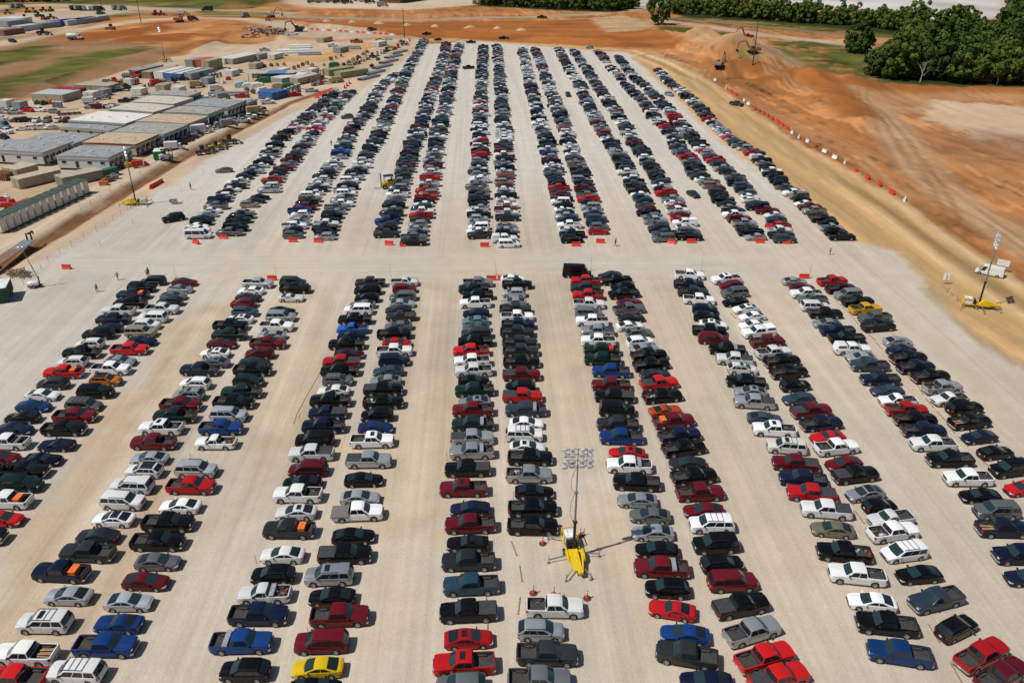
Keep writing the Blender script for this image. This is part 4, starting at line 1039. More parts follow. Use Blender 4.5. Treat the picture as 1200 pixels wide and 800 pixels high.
# ------------------------------------------------------------------ tall light masts on yellow trailers
def light_mast(px, py, rz, label, head_rz=0.0, Hm=15.2, lamps=16):
    t = empty('light_mast', G(px, py), rz, label, 'light mast', 'tall light masts')
    b = MB()   # trailer: local +X is the generator end, -X the drawbar; mast at the origin
    b.prism([(.2, -.95), (.2, .95), (-1.4, .82), (-3.6, .2), (-3.6, -.2), (-1.4, -.82)], .62, 1.0, 0, 'z')
    b.prism([(.2, .95), (-.6, 1.75), (-1.6, 1.5), (-3.2, 1.02), (-3.2, .9), (.2, .9)], -.2, .8)
    b.prism([(.3, .7), (-.2, 1.35), (-1.2, 1.2), (-1.6, .7)], -1.0, -.86); b.prism([(.3, .7), (-.2, 1.35), (-1.2, 1.2), (-1.6, .7)], .86, 1.0)
    for y in (-.8, .8): b.box((1.4, y, .72), (2.9, .1, .18))
    b.box((2.85, 0, .72), (.1, 1.7, .18))
    for y in (-.8, .8):
        b.box((2.85, y, 1.25), (.09, .09, 1.3)); b.box((1.3, y, 1.25), (.09, .09, 1.3)); b.box((2.05, y, 1.92), (1.6, .09, .09))
    b.box((2.85, 0, 1.92), (.09, 1.7, .09)); b.box((2.85, 0, 1.3), (.07, 1.7, .07))
    put('trailer_frame', b.mesh('trailer_frame', [YEL]), t)
    b = MB(); b.box((1.95, 0, 1.28), (1.35, 1.25, .95)); b.box((1.95, 0, 1.78), (1.25, 1.15, .06)); b.box((1.95, -.63, 1.2), (1.0, .03, .6)); b.tube((2.3, .3, 1.8), (2.3, .3, 2.05), .06)
    put('generator', b.mesh('generator', [WHT]), t)
    b = MB(); b.box((.95, 0, 1.2), (.5, 1.2, .7)); b.box((.62, 0, .98), (.15, 1.0, .5)); put('control_box', b.mesh('control_box', [BLK]), t)
    wt, wr_ = wheel_meshes(.38, .26); wtm, wrm = wt.mesh('wheel_trailer', [TYRE], True), wr_.mesh('rim_trailer', [RIMM, TRIM], True)
    for sy in (1, -1):
        o = put('wheel', wtm, t, (.6, sy * .98, .38), 0 if sy > 0 else math.pi); put('rim', wrm, o)
    for (x, y, ex, ey) in ((2.6, .8, 3.3, 2.2), (2.6, -.8, 3.3, -2.1), (-.3, .7, -.5, 3.0), (-.3, -.7, -.5, -2.9), (-2.2, .4, -3.6, 1.7), (-2.2, -.4, -3.9, -1.0)):
        b = MB(); b.tube((x, y, .72), (ex, ey, .55), .05); b.tube((x, y + .1 * (1 if y > 0 else -1), .6), (ex, ey, .40), .03); b.tube((ex, ey, 1.1), (ex, ey, .03), .045); b.box((ex, ey, .03), (.35, .35, .06))
        put('outrigger', b.mesh('outrigger', [GRY]), t)
    z = .7; rs = [(.17, 5.2, BLK), (.125, 9.3, GRY), (.09, 12.6, STEEL), (.065, Hm - .2, STEEL)]
    for (r, z1, m) in rs:
        b = MB(); b.tube((0, 0, z), (0, 0, z1), r, n=8); b.box((0, 0, z1 - .1), (r * 2.6, r * 2.6, .16)); put('mast_section', b.mesh('mast_section', [m]), t); z = z1 - .3
    b = MB()
    for z0, z1 in ((5.0, 9.2), (9.0, 12.4)):
        pts = [Vector((0, .18, z1)), Vector((.05, .55, (z0 + z1) / 2 + .6)), Vector((.05, .62, (z0 + z1) / 2 - .8)), Vector((0, .2, z0))]
        b.path(pts, .025, 5)
    put('cable', b.mesh('cable', [BLK]), t)
    head = put('lamp_frame', None, t)
    b = MB(); q = lambda x, z: (math.cos(head_rz) * 0 + x * math.cos(head_rz), x * math.sin(head_rz), z)
    for zz in (Hm - .25, Hm - .95, Hm - 1.75, Hm - 2.4): b.tube(q(-1.45, zz), q(1.45, zz), .035, n=6)
    for xx in (-.95, .95): b.tube(q(xx, Hm - 2.5), q(xx, Hm - .2), .03, n=6)
    bpy.data.objects.remove(head)
    fr = put('lamp_frame', b.mesh('lamp_frame', [GRY]), t)
    lb = MB(); lb.lathe([(.02, -.14), (.18, -.12), (.31, .09), (.36, .23), (.34, .23), (.25, .12), (.001, .03)], (0, 0, 0), 'y', 12)
    lmm = lb.mesh('lamp', [M('lamp_dish', (.80, .80, .80), .3, .55, .05)], True)
    for zz in (Hm - .25, Hm - .95, Hm - 1.75, Hm - 2.4):
        for xx in (-1.35, -.55, .55, 1.35):
            o = put('lamp', lmm, t, q(xx + random.uniform(-.08, .08), zz + random.uniform(-.1, .1)))
            o.rotation_euler = (R(-28 + random.uniform(-8, 8)), 0, head_rz + R(180 + random.uniform(-22, 22)))
    return t
light_mast(672, 652, R(100), "tall light mast on a yellow trailer standing among the near rows", head_rz=R(-100))
light_mast(1146, 360, R(163), "tall light mast on a yellow trailer beside the haul road", head_rz=R(85), Hm=14.6)
light_mast(160, 240, R(5), "tall light mast on a yellow trailer by the ditch left of the lot", head_rz=R(113), Hm=14.8)
light_mast(193.5, 72.5, R(20), "distant light mast on a yellow trailer at the back of the site yard", head_rz=R(75), Hm=17)

# small light mast with a white engine cover
t = empty('small_light_mast', G(40, 337), R(20), "small light mast with white rounded engine cover near the green dumpster", 'light mast')
b = MB(); b.lathe([(.01, -1.0), (.5, -.95), (.62, -.4), (.62, .4), (.5, .95), (.01, 1.0)], (0, 0, .85), 'x', 12); put('engine_cover', b.mesh('engine_cover', [WHT], True), t)
b = MB(); b.box((.3, 0, .4), (2.6, 1.1, .12)); b.tube((1.2, 0, .4), (1.2, 0, 2.2), .12); put('chassis', b.mesh('chassis', [BLK]), t)
b = MB(); b.tube((1.2, 0, 1.6), (.55, 0, 5.0), .1, n=6); b.tube((.55, 0, 4.9), (-.15, 0, 8.4), .06, n=6); put('mast', b.mesh('mast', [GRY]), t)
wt, wr_ = wheel_meshes(.34, .22); wtm, wrm = wt.mesh('wheel_small', [TYRE], True), wr_.mesh('rim_small', [RIMM, TRIM], True)
for sy in (1, -1): put('rim', wrm, put('wheel', wtm, t, (.1, sy * .75, .34), 0 if sy > 0 else math.pi))
for x in (-.5, 0.2):
    b = MB(); b.lathe([(.02, -.1), (.2, .05), (.24, .15), (.001, .1)], (x - .1, 0, 8.45), 'y', 10); put('lamp', b.mesh('lamp_small', [CHROME], True), t)

# dumpsters, pallet
def dumpster(px, py, rz, m, label, s=1.0, open_=True):
    t = empty('dumpster', GT(px, py), rz, label, 'dumpster', 'waste containers')
    t.scale = (s, s, s); b = MB()
    b.prism([(-1.0, .15), (-1.0, 1.75), (1.0, 1.75), (1.0, .55), (.85, .15)], -1.5, 1.5)
    for y in (-1.2, -.6, 0, .6, 1.2): b.box((1.03, y, 1.1), (.07, .1, 1.1)); b.box((-1.03, y, .95), (.07, .1, 1.4))
    for x in (-.7, 0, .7): b.box((x, -1.53, 1.0), (.1, .07, 1.3)); b.box((x, 1.53, 1.0), (.1, .07, 1.3))
    put('bin', b.mesh('bin', [m]), t)
    b = MB(); b.box((-.5, 0, 1.80), (.98, 2.9, .06)); b.box((.5, 0, 1.79), (.98, 2.9, .06)); put('lid', b.mesh('lid', [WHT if s > 1 else BLK]), t)
    for x in (-.8, .8):
        for y in (-1.3, 1.3):
            b = MB(); b.lathe([(.01, -.05), (.12, -.05), (.12, .05), (.01, .05)], (x, y, .12), 'y', 8); put('caster', b.mesh('caster', [TYRE]), t)
GREEN = M('green_enamel', (.015, .10, .035), .5); DGREEN = M('dark_green_steel', (.012, .06, .03), .5)
dumpster(3, 350, R(20), DGREEN, "dark green ribbed dumpster with white lid at the left lot edge", 1.7)
dumpster(188, 186, R(15), M('bright_green_steel', (.01, .20, .06), .5), "bright green dumpster at the end of the tan roofed office", 1.5)
for i in range(3):
    b = MB()
    for k in range(5): b.box((0, -.5 + k * .25, .13), (1.2, .15, .025))
    for k in (-.5, 0, .5): b.box((k, 0, .06), (.1, 1.2, .1))
    o = put('pallet', b.mesh('pallet', [M('grey_timber', (.16, .165, .18), .8)]), None, G(204.5 + i * 3.2, 239 - .4 * i), R(8 + 5 * i)); setp(o, "gray slatted pallet lying on gravel near the driving black SUV", 'pallet', 'pallets on the gravel')

# signs at the haul road
def sign_board(px, py, rz, w, h, z, label, legs=True):
    t = empty('sign_board', G(px, py), rz, label, 'sign', 'white signs by the haul road')
    b = MB(); b.box((0, 0, z), (w, .05, h)); b.box((0, .035, z), (w * .7, .03, h * .15)); put('board', b.mesh('board', [WHT]), t)
    for x in (-w * .4, w * .4): b = MB(); b.tube((x, 0.05, 0), (x, .05, z + h / 2), .035, n=6); put('post', b.mesh('post', [GRY]), t)
sign_board(1173, 318, R(-35), 2.3, 1.3, 1.9, "white sign board on two posts right of the white van")
sign_board(1105, 333, R(-30), .5, 1.5, 1.7, "left narrow white sign panel on the lot corner by the haul road")
sign_board(1109, 333, R(-30), .5, 1.5, 1.7, "right narrow white sign panel on the lot corner by the haul road")
for i, (x, y) in enumerate([(1104, 338), (1108, 341), (1113, 345), (1110, 338)]):
    b = MB(); b.lathe([(.01, .32), (.3, .26), (.5, .1), (.55, 0)], (0, 0, 0), 'z', 8); b.lathe([(.01, .28), (.25, .22), (.4, 0)], (.5, .2, 0), 'z', 7)
    o = put('sandbag', b.mesh('sandbag', [M('sandbag_cloth', (.36, .25, .13), .9)], True), None, G(x, y), i); setp(o, "tan sandbag lying at the foot of the narrow white panels", 'sandbag', 'sandbags at the lot corner')

# wire fence on the left lot edge
t = empty('wire_fence', G(60, 318), 0, "low wire fence on thin posts along the left lot edge", 'fence')
O_ = t.location.copy(); line = [G(*p) for p in ((2, 352), (40, 325), (57, 307), (84, 289), (113, 271), (142, 252), (165, 236))]
prev = None
pb = MB(); pb.tube((0, 0, 0), (0, 0, 1.5), .035, n=5); pmesh = pb.mesh('post', [GRY])
for a, b_ in zip(line, line[1:]):
    n = max(1, int((b_ - a).length / 3.4))
    for k in range(n):
        p = a + (b_ - a) * (k / n) - O_
        put('post', pmesh, t, p)
        if prev is not None:
            b = MB()
            for z in (.25, .8, 1.4): b.tube(prev + Vector((0, 0, z)), p + Vector((0, 0, z)), .015, n=4)
            put('wire', b.mesh('wire', [STEEL]), t)
        prev = p
# orange topped stakes along the ditch
sb = MB(); sb.tube((0, 0, 0), (0, 0, 1.3), .04, n=5); smk = sb.mesh('ditch_stake', [M('stake_orange', (.5, .12, .04), .7)])
for i in range(16):
    f = i / 15; p = G(95 + 175 * f, 247 - 102 * f)
    setp(put('ditch_stake', smk, None, (p.x, p.y, terr(p.x, p.y))), "thin orange stake on the spoil bank beside the ditch", 'stake', 'orange stakes along the ditch')
# spoil heap of scrap at the ditch end
hb = MB()
for i in range(70):
    p = G(10 + random.random() * 26, 318 + random.random() * 8); a = random.uniform(0, 3.1)
    d = Vector((math.cos(a), math.sin(a), random.uniform(-.2, .3))) * random.uniform(.4, 1.1); q = Vector((p.x, p.y, .25 + random.random() * .5))
    hb.tube(q - d, q + d, random.uniform(.04, .1), n=4)
setp(put('scrap_debris', hb.mesh('scrap_debris', [M('scrap_brown', (.13, .09, .06), .9, 0, .4)])), "heap of brown scrap and branches at the ditch end", None, None, 'stuff')

# ------------------------------------------------------------------ people
def person_mesh(pose):
    me = bpy.data.meshes.new('person'); s = pose
    V = [(0,0,.95,.15,.115),(0,0,1.15,.145,.11),(0,.02*s,1.38,.17,.12),(0,.03*s,1.5,.065,.065),(0,.05*s,1.6,.085,.095),(0,.05*s,1.72,.085,.095)]
    E = [(0,1),(1,2),(2,3),(3,4),(4,5)]
    def chain(root, pts):
        last = root
        for p in pts: V.append(p); E.append((last, len(V) - 1)); last = len(V) - 1
        return last
    for sg in (1, -1):
        f = s * sg * .26
        chain(0, [(sg*.1, .02, .86, .095, .1), (sg*.11, f*.6, .5, .065, .07), (sg*.11, f*.75-.12*abs(s)*(sg<0), .1, .042, .045), (sg*.12, f*.75+.16, .045, .042, .035)])
        w = chain(2, [(sg*.2, .02, 1.4, .06, .06), (sg*.25, -f*.5, 1.14, .046, .046), (sg*.26, -f*.8+.1, .92, .034, .034), (sg*.26, -f*.85+.13, .85, .036, .022)])
        b = V[w]
        for k in range(4): chain(w, [(b[0]+sg*.002, b[1]-.03+.02*k+.01, b[2]-.07-.008*(k in (1,2)), .009, .009), (b[0]-sg*.012, b[1]-.03+.02*k+.02, b[2]-.115-.01*(k in (1,2)), .008, .008)])
        chain(w, [(b[0]-sg*.01, b[1]+.05, b[2]-.03, .010, .010), (b[0]-sg*.015, b[1]+.07, b[2]-.06, .009, .009)])
    me.from_pydata([v[:3] for v in V], E, [])
    o = bpy.data.objects.new('tmp', me); COL.objects.link(o)
    m = o.modifiers.new('s', 'SKIN'); o.modifiers.new('u', 'SUBSURF').levels = 1
    for i, v in enumerate(me.skin_vertices[0].data): v.radius = V[i][3:]
    me.skin_vertices[0].data[0].use_root = True
    dg = bpy.context.evaluated_depsgraph_get(); dg.update()
    out = bpy.data.meshes.new_from_object(o.evaluated_get(dg))
    bpy.data.objects.remove(o)
    out.materials.clear()
    for mm in (M('skin', (.36, .20, .13), .6), M('trousers_denim', (.02, .028, .05), .8), M('boots_brown', (.06, .035, .02), .7), M('shirt_dark', (.03, .035, .045), .8)): out.materials.append(mm)
    for p in out.polygons:
        c = p.center
        p.material_index = 0 if c.z > 1.5 or (abs(c.x) > .2 and c.z < 1.1) else 3 if c.z > .98 else 1 if c.z > .14 else 2
        p.use_smooth = True
    return out
PM = [person_mesh(1), person_mesh(.35)]
vb = MB(); vb.lathe([(.175, 1.0), (.185, 1.2), (.205, 1.38), (.17, 1.46), (.09, 1.49)], (0, .015, 0), 'z', 12)
vb.v = [(x, y * .74, z) for x, y, z in vb.v]
hb_ = MB(); hb_.lathe([(.17, 1.73), (.155, 1.735), (.135, 1.76), (.13, 1.82), (.09, 1.88), (.001, 1.9)], (0, .045, 0), 'z', 12)
hatw, hatk = hb_.mesh('hard_hat', [WHT], True), hb_.mesh('cap', [BLK], True)
vests = {'y': vb.mesh('vest', [M('vest_yellow', (.55, .62, .03), .7)], True), 'g': vb.mesh('vest', [M('vest_green', (.30, .62, .03), .7)], True), 'k': vb.mesh('jacket', [M('jacket_black', (.02, .02, .022), .8)], True)}
for x, y, rz, v, pose, lab in ((114, 342, 200, 'g', 0, "person in lime vest walking on the gravel, nearest the small light mast"), (138.5, 328, 60, 'y', 0, "person in yellow vest walking alone above the first near row"),
        (175, 323.5, 160, 'k', 1, "person in black jacket standing behind the dark minivan"), (173.2, 324.5, 20, 'g', 1, "person in green vest beside the one in black jacket"),
        (224, 222.5, 90, 'k', 0, "person in black walking between the ditch and the far lot"), (388.5, 171, 170, 'k', 1, "person in dark clothes standing in the lane between far rows two and three"),
        (721, 288.5, 250, 'k', 0, "person in dark clothes walking at the foot of the tenth far row"), (972.5, 298.5, 40, 'y', 1, "person in yellow vest standing on the cross lane at the right")):
    t = empty('person', G(x, y), R(rz), lab, 'person'); t.scale = (1.05,) * 3
    put('body', PM[pose], t); put('vest' if v != 'k' else 'jacket', vests[v], t)
    put('hard_hat' if v != 'k' else 'cap', hatw if v != 'k' else hatk, t)

# ------------------------------------------------------------------ moving cars and the van
def lone(k, px, py, rz, c, label, near=0, sc=1.0):
    n = SPEC[k]['n']
    p = GT(px, py)
    t = place_full(k, p, R(rz), vary(c), near, label, 'cars driving or standing off the rows'); t.scale = (sc,) * 3
    return t
lone('u', 204, 259, 215, 'k', "black SUV driving alone on the open gravel left of the far rows", 1)
lone('s', 263, 202, 190, 'g', "gray sedan driving alone above the leftmost far row", 1)
lone('s', 812, 230, 290, 'd', "dark gray sedan driving down the lane between far rows twelve and thirteen")
lone('x', 665.5, 113, 275, 'd', "dark gray SUV driving in the lane between far rows ten and eleven")
lone('x', 784, 112.5, 300, 's', "silver SUV standing in the lane between far rows fourteen and fifteen")
lone('x', 407, 139, 200, 'g', "gray SUV driving in the lane between far rows two and three")
lone('p', 549, 81, 200, 'k', "black pickup driving in the lane between far rows six and seven")
lone('p', 552, 51, 170, 'k', "black pickup turning at the far head of rows six and seven")
lone('s', 513, 47.5, 200, 'k', "black sedan at the far head of row five")
lone('p', 500, 41, 180, 'n', "navy pickup crossing behind the far end of the rows")
lone('p', 590, 46, 180, 'k', "black pickup crossing behind far row eight")
lone('x', 691, 57, 180, 's', "silver SUV on the gravel behind the rightmost far rows")
lone('p', 863, 124, 310, 'd', "dark gray pickup driving on the haul road beside the barriers")
lone('k', 674, 65, 160, 'k', "black camper-shell pickup behind far row twelve")
w_ = lone('v', 1159, 322, 143, 'w', "white work van on the haul road behind the light mast", 1); w_.scale = (.88, .88, .76)
# ------------------------------------------------------------------ site yard
def frame_from(A, B, Cc):
    a, b, c = G(*A), G(*B), G(*Cc)
    u = (b - a); w = u.length; u.normalize()
    v = Vector((-u.y, u.x, 0)); d = (c - b).dot(v)
    return a, math.atan2(u.y, u.x), w, d
WALLC = {'grey': M('wall_pale_grey', (.50, .52, .53), .6, 0, .06), 'cream': M('wall_cream', (.46, .42, .32), .6, 0, .08), 'dark': M('wall_grey', (.30, .31, .31), .6, 0, .08), 'tan': M('wall_tan', (.36, .31, .22), .6, 0, .1)}
ROOFC = {'grey': M('roof_grey', (.27, .278, .278), .8, 0, .25, .5), 'white': M('roof_white', (.66, .64, .60), .7, 0, .10, .5), 'cream': M('roof_cream', (.52, .48, .39), .7, 0, .14, .5), 'tan': M('roof_tan', (.46, .35, .235), .8, 0, .2, .5), 'olive': M('roof_grey_olive', (.31, .30, .265), .8, 0, .2, .5)}
DARKWIN = M('window_dark_glass', (.015, .018, .022), .15); RED_FASCIA = M('fascia_red', (.20, .015, .015), .5)
def office(A, B, Cc, h, wall, roof, label, fascia=None, units=5, wins=4):
    a, rz, w, d = frame_from(A, B, Cc)
    t = empty('office_trailer', a, rz, label, 'building', 'modular site offices')
    b = MB(); b.box((w / 2, d / 2, .35), (w - .4, d - .4, .7)); put('skirting', b.mesh('skirting', [BLK]), t)
    b = MB(); b.box((w / 2, d / 2, .6 + (h - .6) / 2), (w, d, h - .6)); put('wall', b.mesh('wall', [WALLC[wall]]), t)
    for i in range(units):
        b = MB(); y0, y1 = d * i / units + .04, d * (i + 1) / units - .04
        b.add([(-.25, y0, h), (w + .25, y0, h), (w + .25, y1, h), (-.25, y1, h), (-.25, y0, h + .2), (w / 2, y0, h + .42), (w + .25, y0, h + .2), (w + .25, y1, h + .2), (w / 2, y1, h + .42), (-.25, y1, h + .2)],
              [(0, 1, 6, 5, 4), (3, 9, 8, 7, 2), (4, 5, 8, 9), (5, 6, 7, 8), (0, 4, 9, 3), (1, 2, 7, 6), (0, 3, 2, 1)])
        put('roof_panel', b.mesh('roof_panel', [ROOFC[roof]]), t)
    b = MB(); b.box((w / 2, -.29, h + .03), (w + .5, .06, .42)); b.box((w + .29, d / 2, h + .03), (.06, d + .5, .42)); put('fascia', b.mesh('fascia', [fascia or WALLC['dark']]), t)
    def window(x, y, ax, ww=1.0, hh=1.1, z=None, nm_='window', m=DARKWIN):
        z = z or h * .62
        b = MB(); s = (ww, .06, hh) if ax == 'y' else (.06, ww, hh)
        b.box((x, y, z), s, 0); f = (.06, .08)
        o = put(nm_, b.mesh(nm_, [m]), t)
        b = MB(); e = .03
        if ax == 'y': b.box((x, y - e, z + hh / 2 + .05), (ww + .2, .08, .1)); b.box((x, y - e, z - hh / 2 - .05), (ww + .2, .08, .1))
        else: b.box((x + e, y, z + hh / 2 + .05), (.08, ww + .2, .1)); b.box((x + e, y, z - hh / 2 - .05), (.08, ww + .2, .1))
        put('frame', b.mesh('frame', [WALLC['grey']]), o)
    for i in range(wins):
        f = (i + .5) / wins
        if i % 3 == 1: window(w * f, -.02, 'y', .95, 2.0, .75 + 1.0, 'door')
        else: window(w * f, -.02, 'y', 1.3, .8)
    for i in range(units):
        window(w + .02, d * (i + .3) / units, 'x', .95, 1.9, 1.75, 'door'); window(w + .02, d * (i + .72) / units, 'x', 1.0, 1.0)
        b = MB(); b.box((w + .8, d * (i + .3) / units, .5), (1.2, 1.3, .12))
        for k in range(3): b.box((w + 1.5 + k * .28, d * (i + .3) / units, .38 - k * .13), (.28, 1.1, .08))
        for sy in (-.6, .6): b.box((w + .8, d * (i + .3) / units + sy, 1.0), (1.2, .05, .06)); b.box((w + 1.35, d * (i + .3) / units + sy, .75), (.06, .06, .55))
        put('steps', b.mesh('steps', [M('steps_timber', (.11, .09, .07), .8)]), t)
    for i in range(3):
        b = MB(); b.box((w * (.25 + .25 * i), d * (.3 + .13 * i), h + .5), (.5, .5, .3)); b.box((w * (.25 + .25 * i), d * (.3 + .13 * i), h + .67), (.62, .62, .05)); put('roof_vent', b.mesh('roof_vent', [WHT]), t)
    return t
office((70, 199), (130, 201), (157, 188), 3.9, 'grey', 'grey', "pale gray office block with gray roof, nearest the lot light mast")
office((-22, 191), (53, 195), (80, 181), 3.9, 'grey', 'grey', "pale gray office block with dark gray roof at the left edge of the frame")
office((25, 180), (89, 183), (115, 171), 3.6, 'dark', 'grey', "gray roofed office block tucked behind the leftmost pale block", wins=3)
office((100, 182), (161, 184.5), (187, 172), 3.8, 'cream', 'tan', "cream office block with tan roof and dark red fascia", RED_FASCIA)
office((72, 159), (130, 163), (140, 157.5), 2.6, 'cream', 'grey', "low yellowish block with gray roof in front of the white roofed hall", units=2)
office((134, 169), (194, 172), (217, 160), 3.8, 'grey', 'olive', "pale office block with dull gray roof behind the red fascia block")
office((84, 154), (149, 158), (175, 146), 3.6, 'dark', 'white', "office block with bright white roof panels, left of the tan roofs", units=6)
office((163, 156), (222, 159.5), (242, 150), 3.9, 'dark', 'tan', "office block with tan roof beside the white trucks")
office((194, 145), (246, 147.5), (264, 140), 3.9, 'grey', 'olive', "office block with olive gray roof, second from the far end")
office((217, 137), (268, 139.5), (287, 130.5), 4.0, 'grey', 'grey', "office block with wide dark gray roof at the far end of the group")
office((130, 140), (182, 144), (198, 135.5), 3.6, 'dark', 'cream', "office block with cream white roof behind the bright white one")
office((156, 131), (205, 134), (222, 126), 3.6, 'dark', 'cream', "office block with dull cream roof, farthest of the pale roofs")
office((176, 121), (222, 123), (233, 117.5), 3.2, 'grey', 'olive', "low gray block just behind the dull cream roof")
office((282, 131), (292, 131.5), (297, 127), 3.4, 'grey', 'grey', "small pale hut beside the far end office block", units=2, wins=1)

def container(A, B, Cc, h, m, label, roof=None, group='containers and storage units', doors=True):
    a, rz, w, d = frame_from(A, B, Cc)
    t = empty('container', a, rz, label, 'container', group)
    b = MB(); b.box((w / 2, d / 2, .15 + (h - .15) / 2), (w, d, h - .15))
    n = max(3, int(w / .7))
    for i in range(n): b.box((w * (i + .5) / n, -.03, h * .52), (w / n * .45, .06, h * .8))
    n2 = max(3, int(abs(d) / .7))
    for i in range(n2):
        for x in (-.03, w + .03): b.box((x, d * (i + .5) / n2, h * .52), (.06, abs(d) / n2 * .45, h * .8))
    put('shell', b.mesh('shell', [m]), t)
    b = MB(); b.box((w / 2, d / 2, h + .04), (w + .12, d + .12, .08)); put('roof', b.mesh('roof', [roof or m]), t)
    if doors:
        for f in (.27, .73):
            b = MB(); b.box((w * f, -.09, h * .52), (w * .4, .05, h * .86)); o = put('door', b.mesh('door', [m]), t)
            b = MB(); b.tube((w * f, -.13, .3), (w * f, -.13, h - .2), .03, n=5); put('lock_bar', b.mesh('lock_bar', [STEEL]), o)
    for x in (.1, w - .1):
        b = MB(); b.box((x, d / 2, .08), (.18, d, .16)); put('skid', b.mesh('skid', [BLK]), t)
CT = lambda n, c: M('container_' + n, c, .55, 0, .15, 1.0)
TANC, WHC, BLU, REDC, GRN, GRC, BRN = CT('tan', (.36, .31, .21)), CT('white', (.58, .58, .54)), CT('blue', (.03, .12, .33)), CT('red', (.28, .02, .02)), CT('green', (.03, .11, .06)), CT('gray', (.26, .28, .29)), CT('brown', (.20, .13, .08))
container((15, 219), (24.5, 222), (66, 208), 2.7, TANC, "long tan container in front of the leftmost office block", CT('tanroof', (.46, .40, .28)))
container((5, 207), (22, 210), (40, 202), 2.6, TANC, "squat tan container next to the stacked timber at the left edge", CT('tanroof2', (.48, .40, .28)))
container((66, 216), (75.5, 220), (118, 208), 2.6, CT('olive', (.23, .235, .18)), "gray olive container behind the row of pale pods", CT('olive_roof', (.40, .36, .28)))
container((118, 208.5), (123, 209.5), (132, 203), 2.2, GRN, "small dark green container touching the gray olive one")
container((38, 119), (75, 120.5), (89, 114), 3.0, TANC, "tan container block with pale roof behind the parked red pickup", CT('pale_roof', (.42, .44, .44)))
container((60, 113), (91, 114.5), (97, 111), 3.0, REDC, "red container standing behind the tan block")
container((88, 108), (128, 109.5), (134, 105), 2.9, CT('khaki', (.30, .29, .19)), "khaki container with equipment parked along its front", CT('khaki_roof', (.40, .33, .25)))
for i, (x, y, m, l, r) in enumerate([(152, 90, BRN, "dark brown open container, leftmost of the far container row", GRC), (167, 92, BRN, "brown container with cluttered front in the far row", TANC), (181, 92.5, WHC, "white container left of the blue doors", WHC), (194, 93.5, BLU, "container with blue doors in the far row", WHC), (203, 94, BLU, "second blue doored container, beside the gray one", WHC), (214, 94, GRC, "gray container right of the blue doors", GRC)]):
    container((x, y), (x + 11, y + .7), (x + 21, y - 7.5), 3.0, m, l, r)
for x, y, m, l in ((222, 82, GRC, "tall gray container stack left of the orange one"), (232, 82, CT('orange', (.42, .09, .03)), "orange container among the gray stacks"), (241, 83, TANC, "tan container right of the orange one")):
    container((x - 4, y), (x + 5, y + .5), (x + 11, y - 4), 4.6, m, l)
container((254, 75), (264, 75.8), (279, 67), 2.8, WHC, "white roofed container shed, left of the pair by the truck", WHC)
container((266.5, 75.5), (273.5, 76), (286, 68), 2.8, TANC, "pale tan container, right of the pair by the truck", WHC)
container((303, 116), (320, 118), (330, 113), 2.9, BLU, "bright blue container at the yard edge")
container((321, 117), (326, 117), (333, 113), 2.6, BRN, "brown container beside the bright blue one")
container((340, 99), (350, 100), (361, 92), 2.8, TANC, "tan container left of the red machines", CT('paleroof2', (.46, .43, .34)))
container((318, 98), (331, 100), (346, 91), 2.8, GRC, "gray container with white roof under the shed", WHC)
container((378, 88), (386, 89.5), (399, 82), 2.7, CT('olive2', (.27, .26, .15)), "olive tan container, left of the matching pair near the far rows")
container((392, 91), (400, 92.5), (412, 84), 2.7, CT('olive3', (.29, .275, .15)), "olive tan container, right of the matching pair near the far rows")
for i, (x, y, m, l) in enumerate([(0, 42, CT('maroon', (.20, .10, .10)), "pinkish brown trailer at the far left edge of the frame"), (20, 37, CT('pgrey', (.42, .46, .47)), "long pale gray trailer beside the far left road"), (42, 34, CT('dgrey', (.24, .25, .25)), "dull gray trailer with dark end beside the far left road"), (60, 31, CT('blue2', (.06, .09, .36)), "blue trailer in the far left compound"), (74, 30, CT('pgrey2', (.48, .50, .56)), "pale trailer right of the blue one in the far compound"), (87, 28.5, CT('pgrey3', (.30, .33, .38)), "slate gray trailer near the end of the far compound row"), (98, 26.5, CT('sage', (.33, .36, .32)), "sage green trailer closing the far compound row")]):
    container((x - 5, y), (x + 6, y + .6), (x + 13, y - 3.5), 3.4, m, l)
container((-2, 28), (20, 29), (24, 26), 3.8, WHC, "big white trailer behind the pale gray one in the far left compound")
container((-12, 31), (10, 32), (14, 28), 3.6, GRC, "gray trailer at the frame edge in the far left compound")
# row of pale pods
for i in range(13):
    f = i / 12; p = G(7 + 96 * f, 272.5 - 45 * f)
    t = empty('storage_pod', p, R(-14), f"pale storage pod with green roof, {ORD[i]} from the near end of the pod row", 'storage pod', 'pods along the yard track')
    b = MB(); b.box((-1.75, 0, 1.95), (3.5, 1.85, 3.4)); put('shell', b.mesh('shell', [M('pod_shell', (.58, .57, .49), .6, 0, .08)]), t)
    b = MB(); b.box((-1.75, 0, 3.71), (3.65, 2.0, .12)); b.box((-1.75, 0, 3.8), (3.6, .3, .06)); put('roof', b.mesh('roof', [M('pod_roof', (.055, .085, .07), .6)]), t)
    b = MB(); b.box((.03, .1, 1.8), (.06, 1.5, 2.9)); b.box((.07, -.5, 1.5), (.05, .08, .3)); put('door', b.mesh('door', [M('pod_door', (.62, .61, .54), .5)]), t)
    b = MB(); b.box((-.3, 0, .14), (.4, 1.9, .24)); b.box((-3.2, 0, .14), (.4, 1.9, .24)); b.box((.5, .1, .2), (.8, 1.0, .08)); put('skid', b.mesh('skid', [BLK]), t)
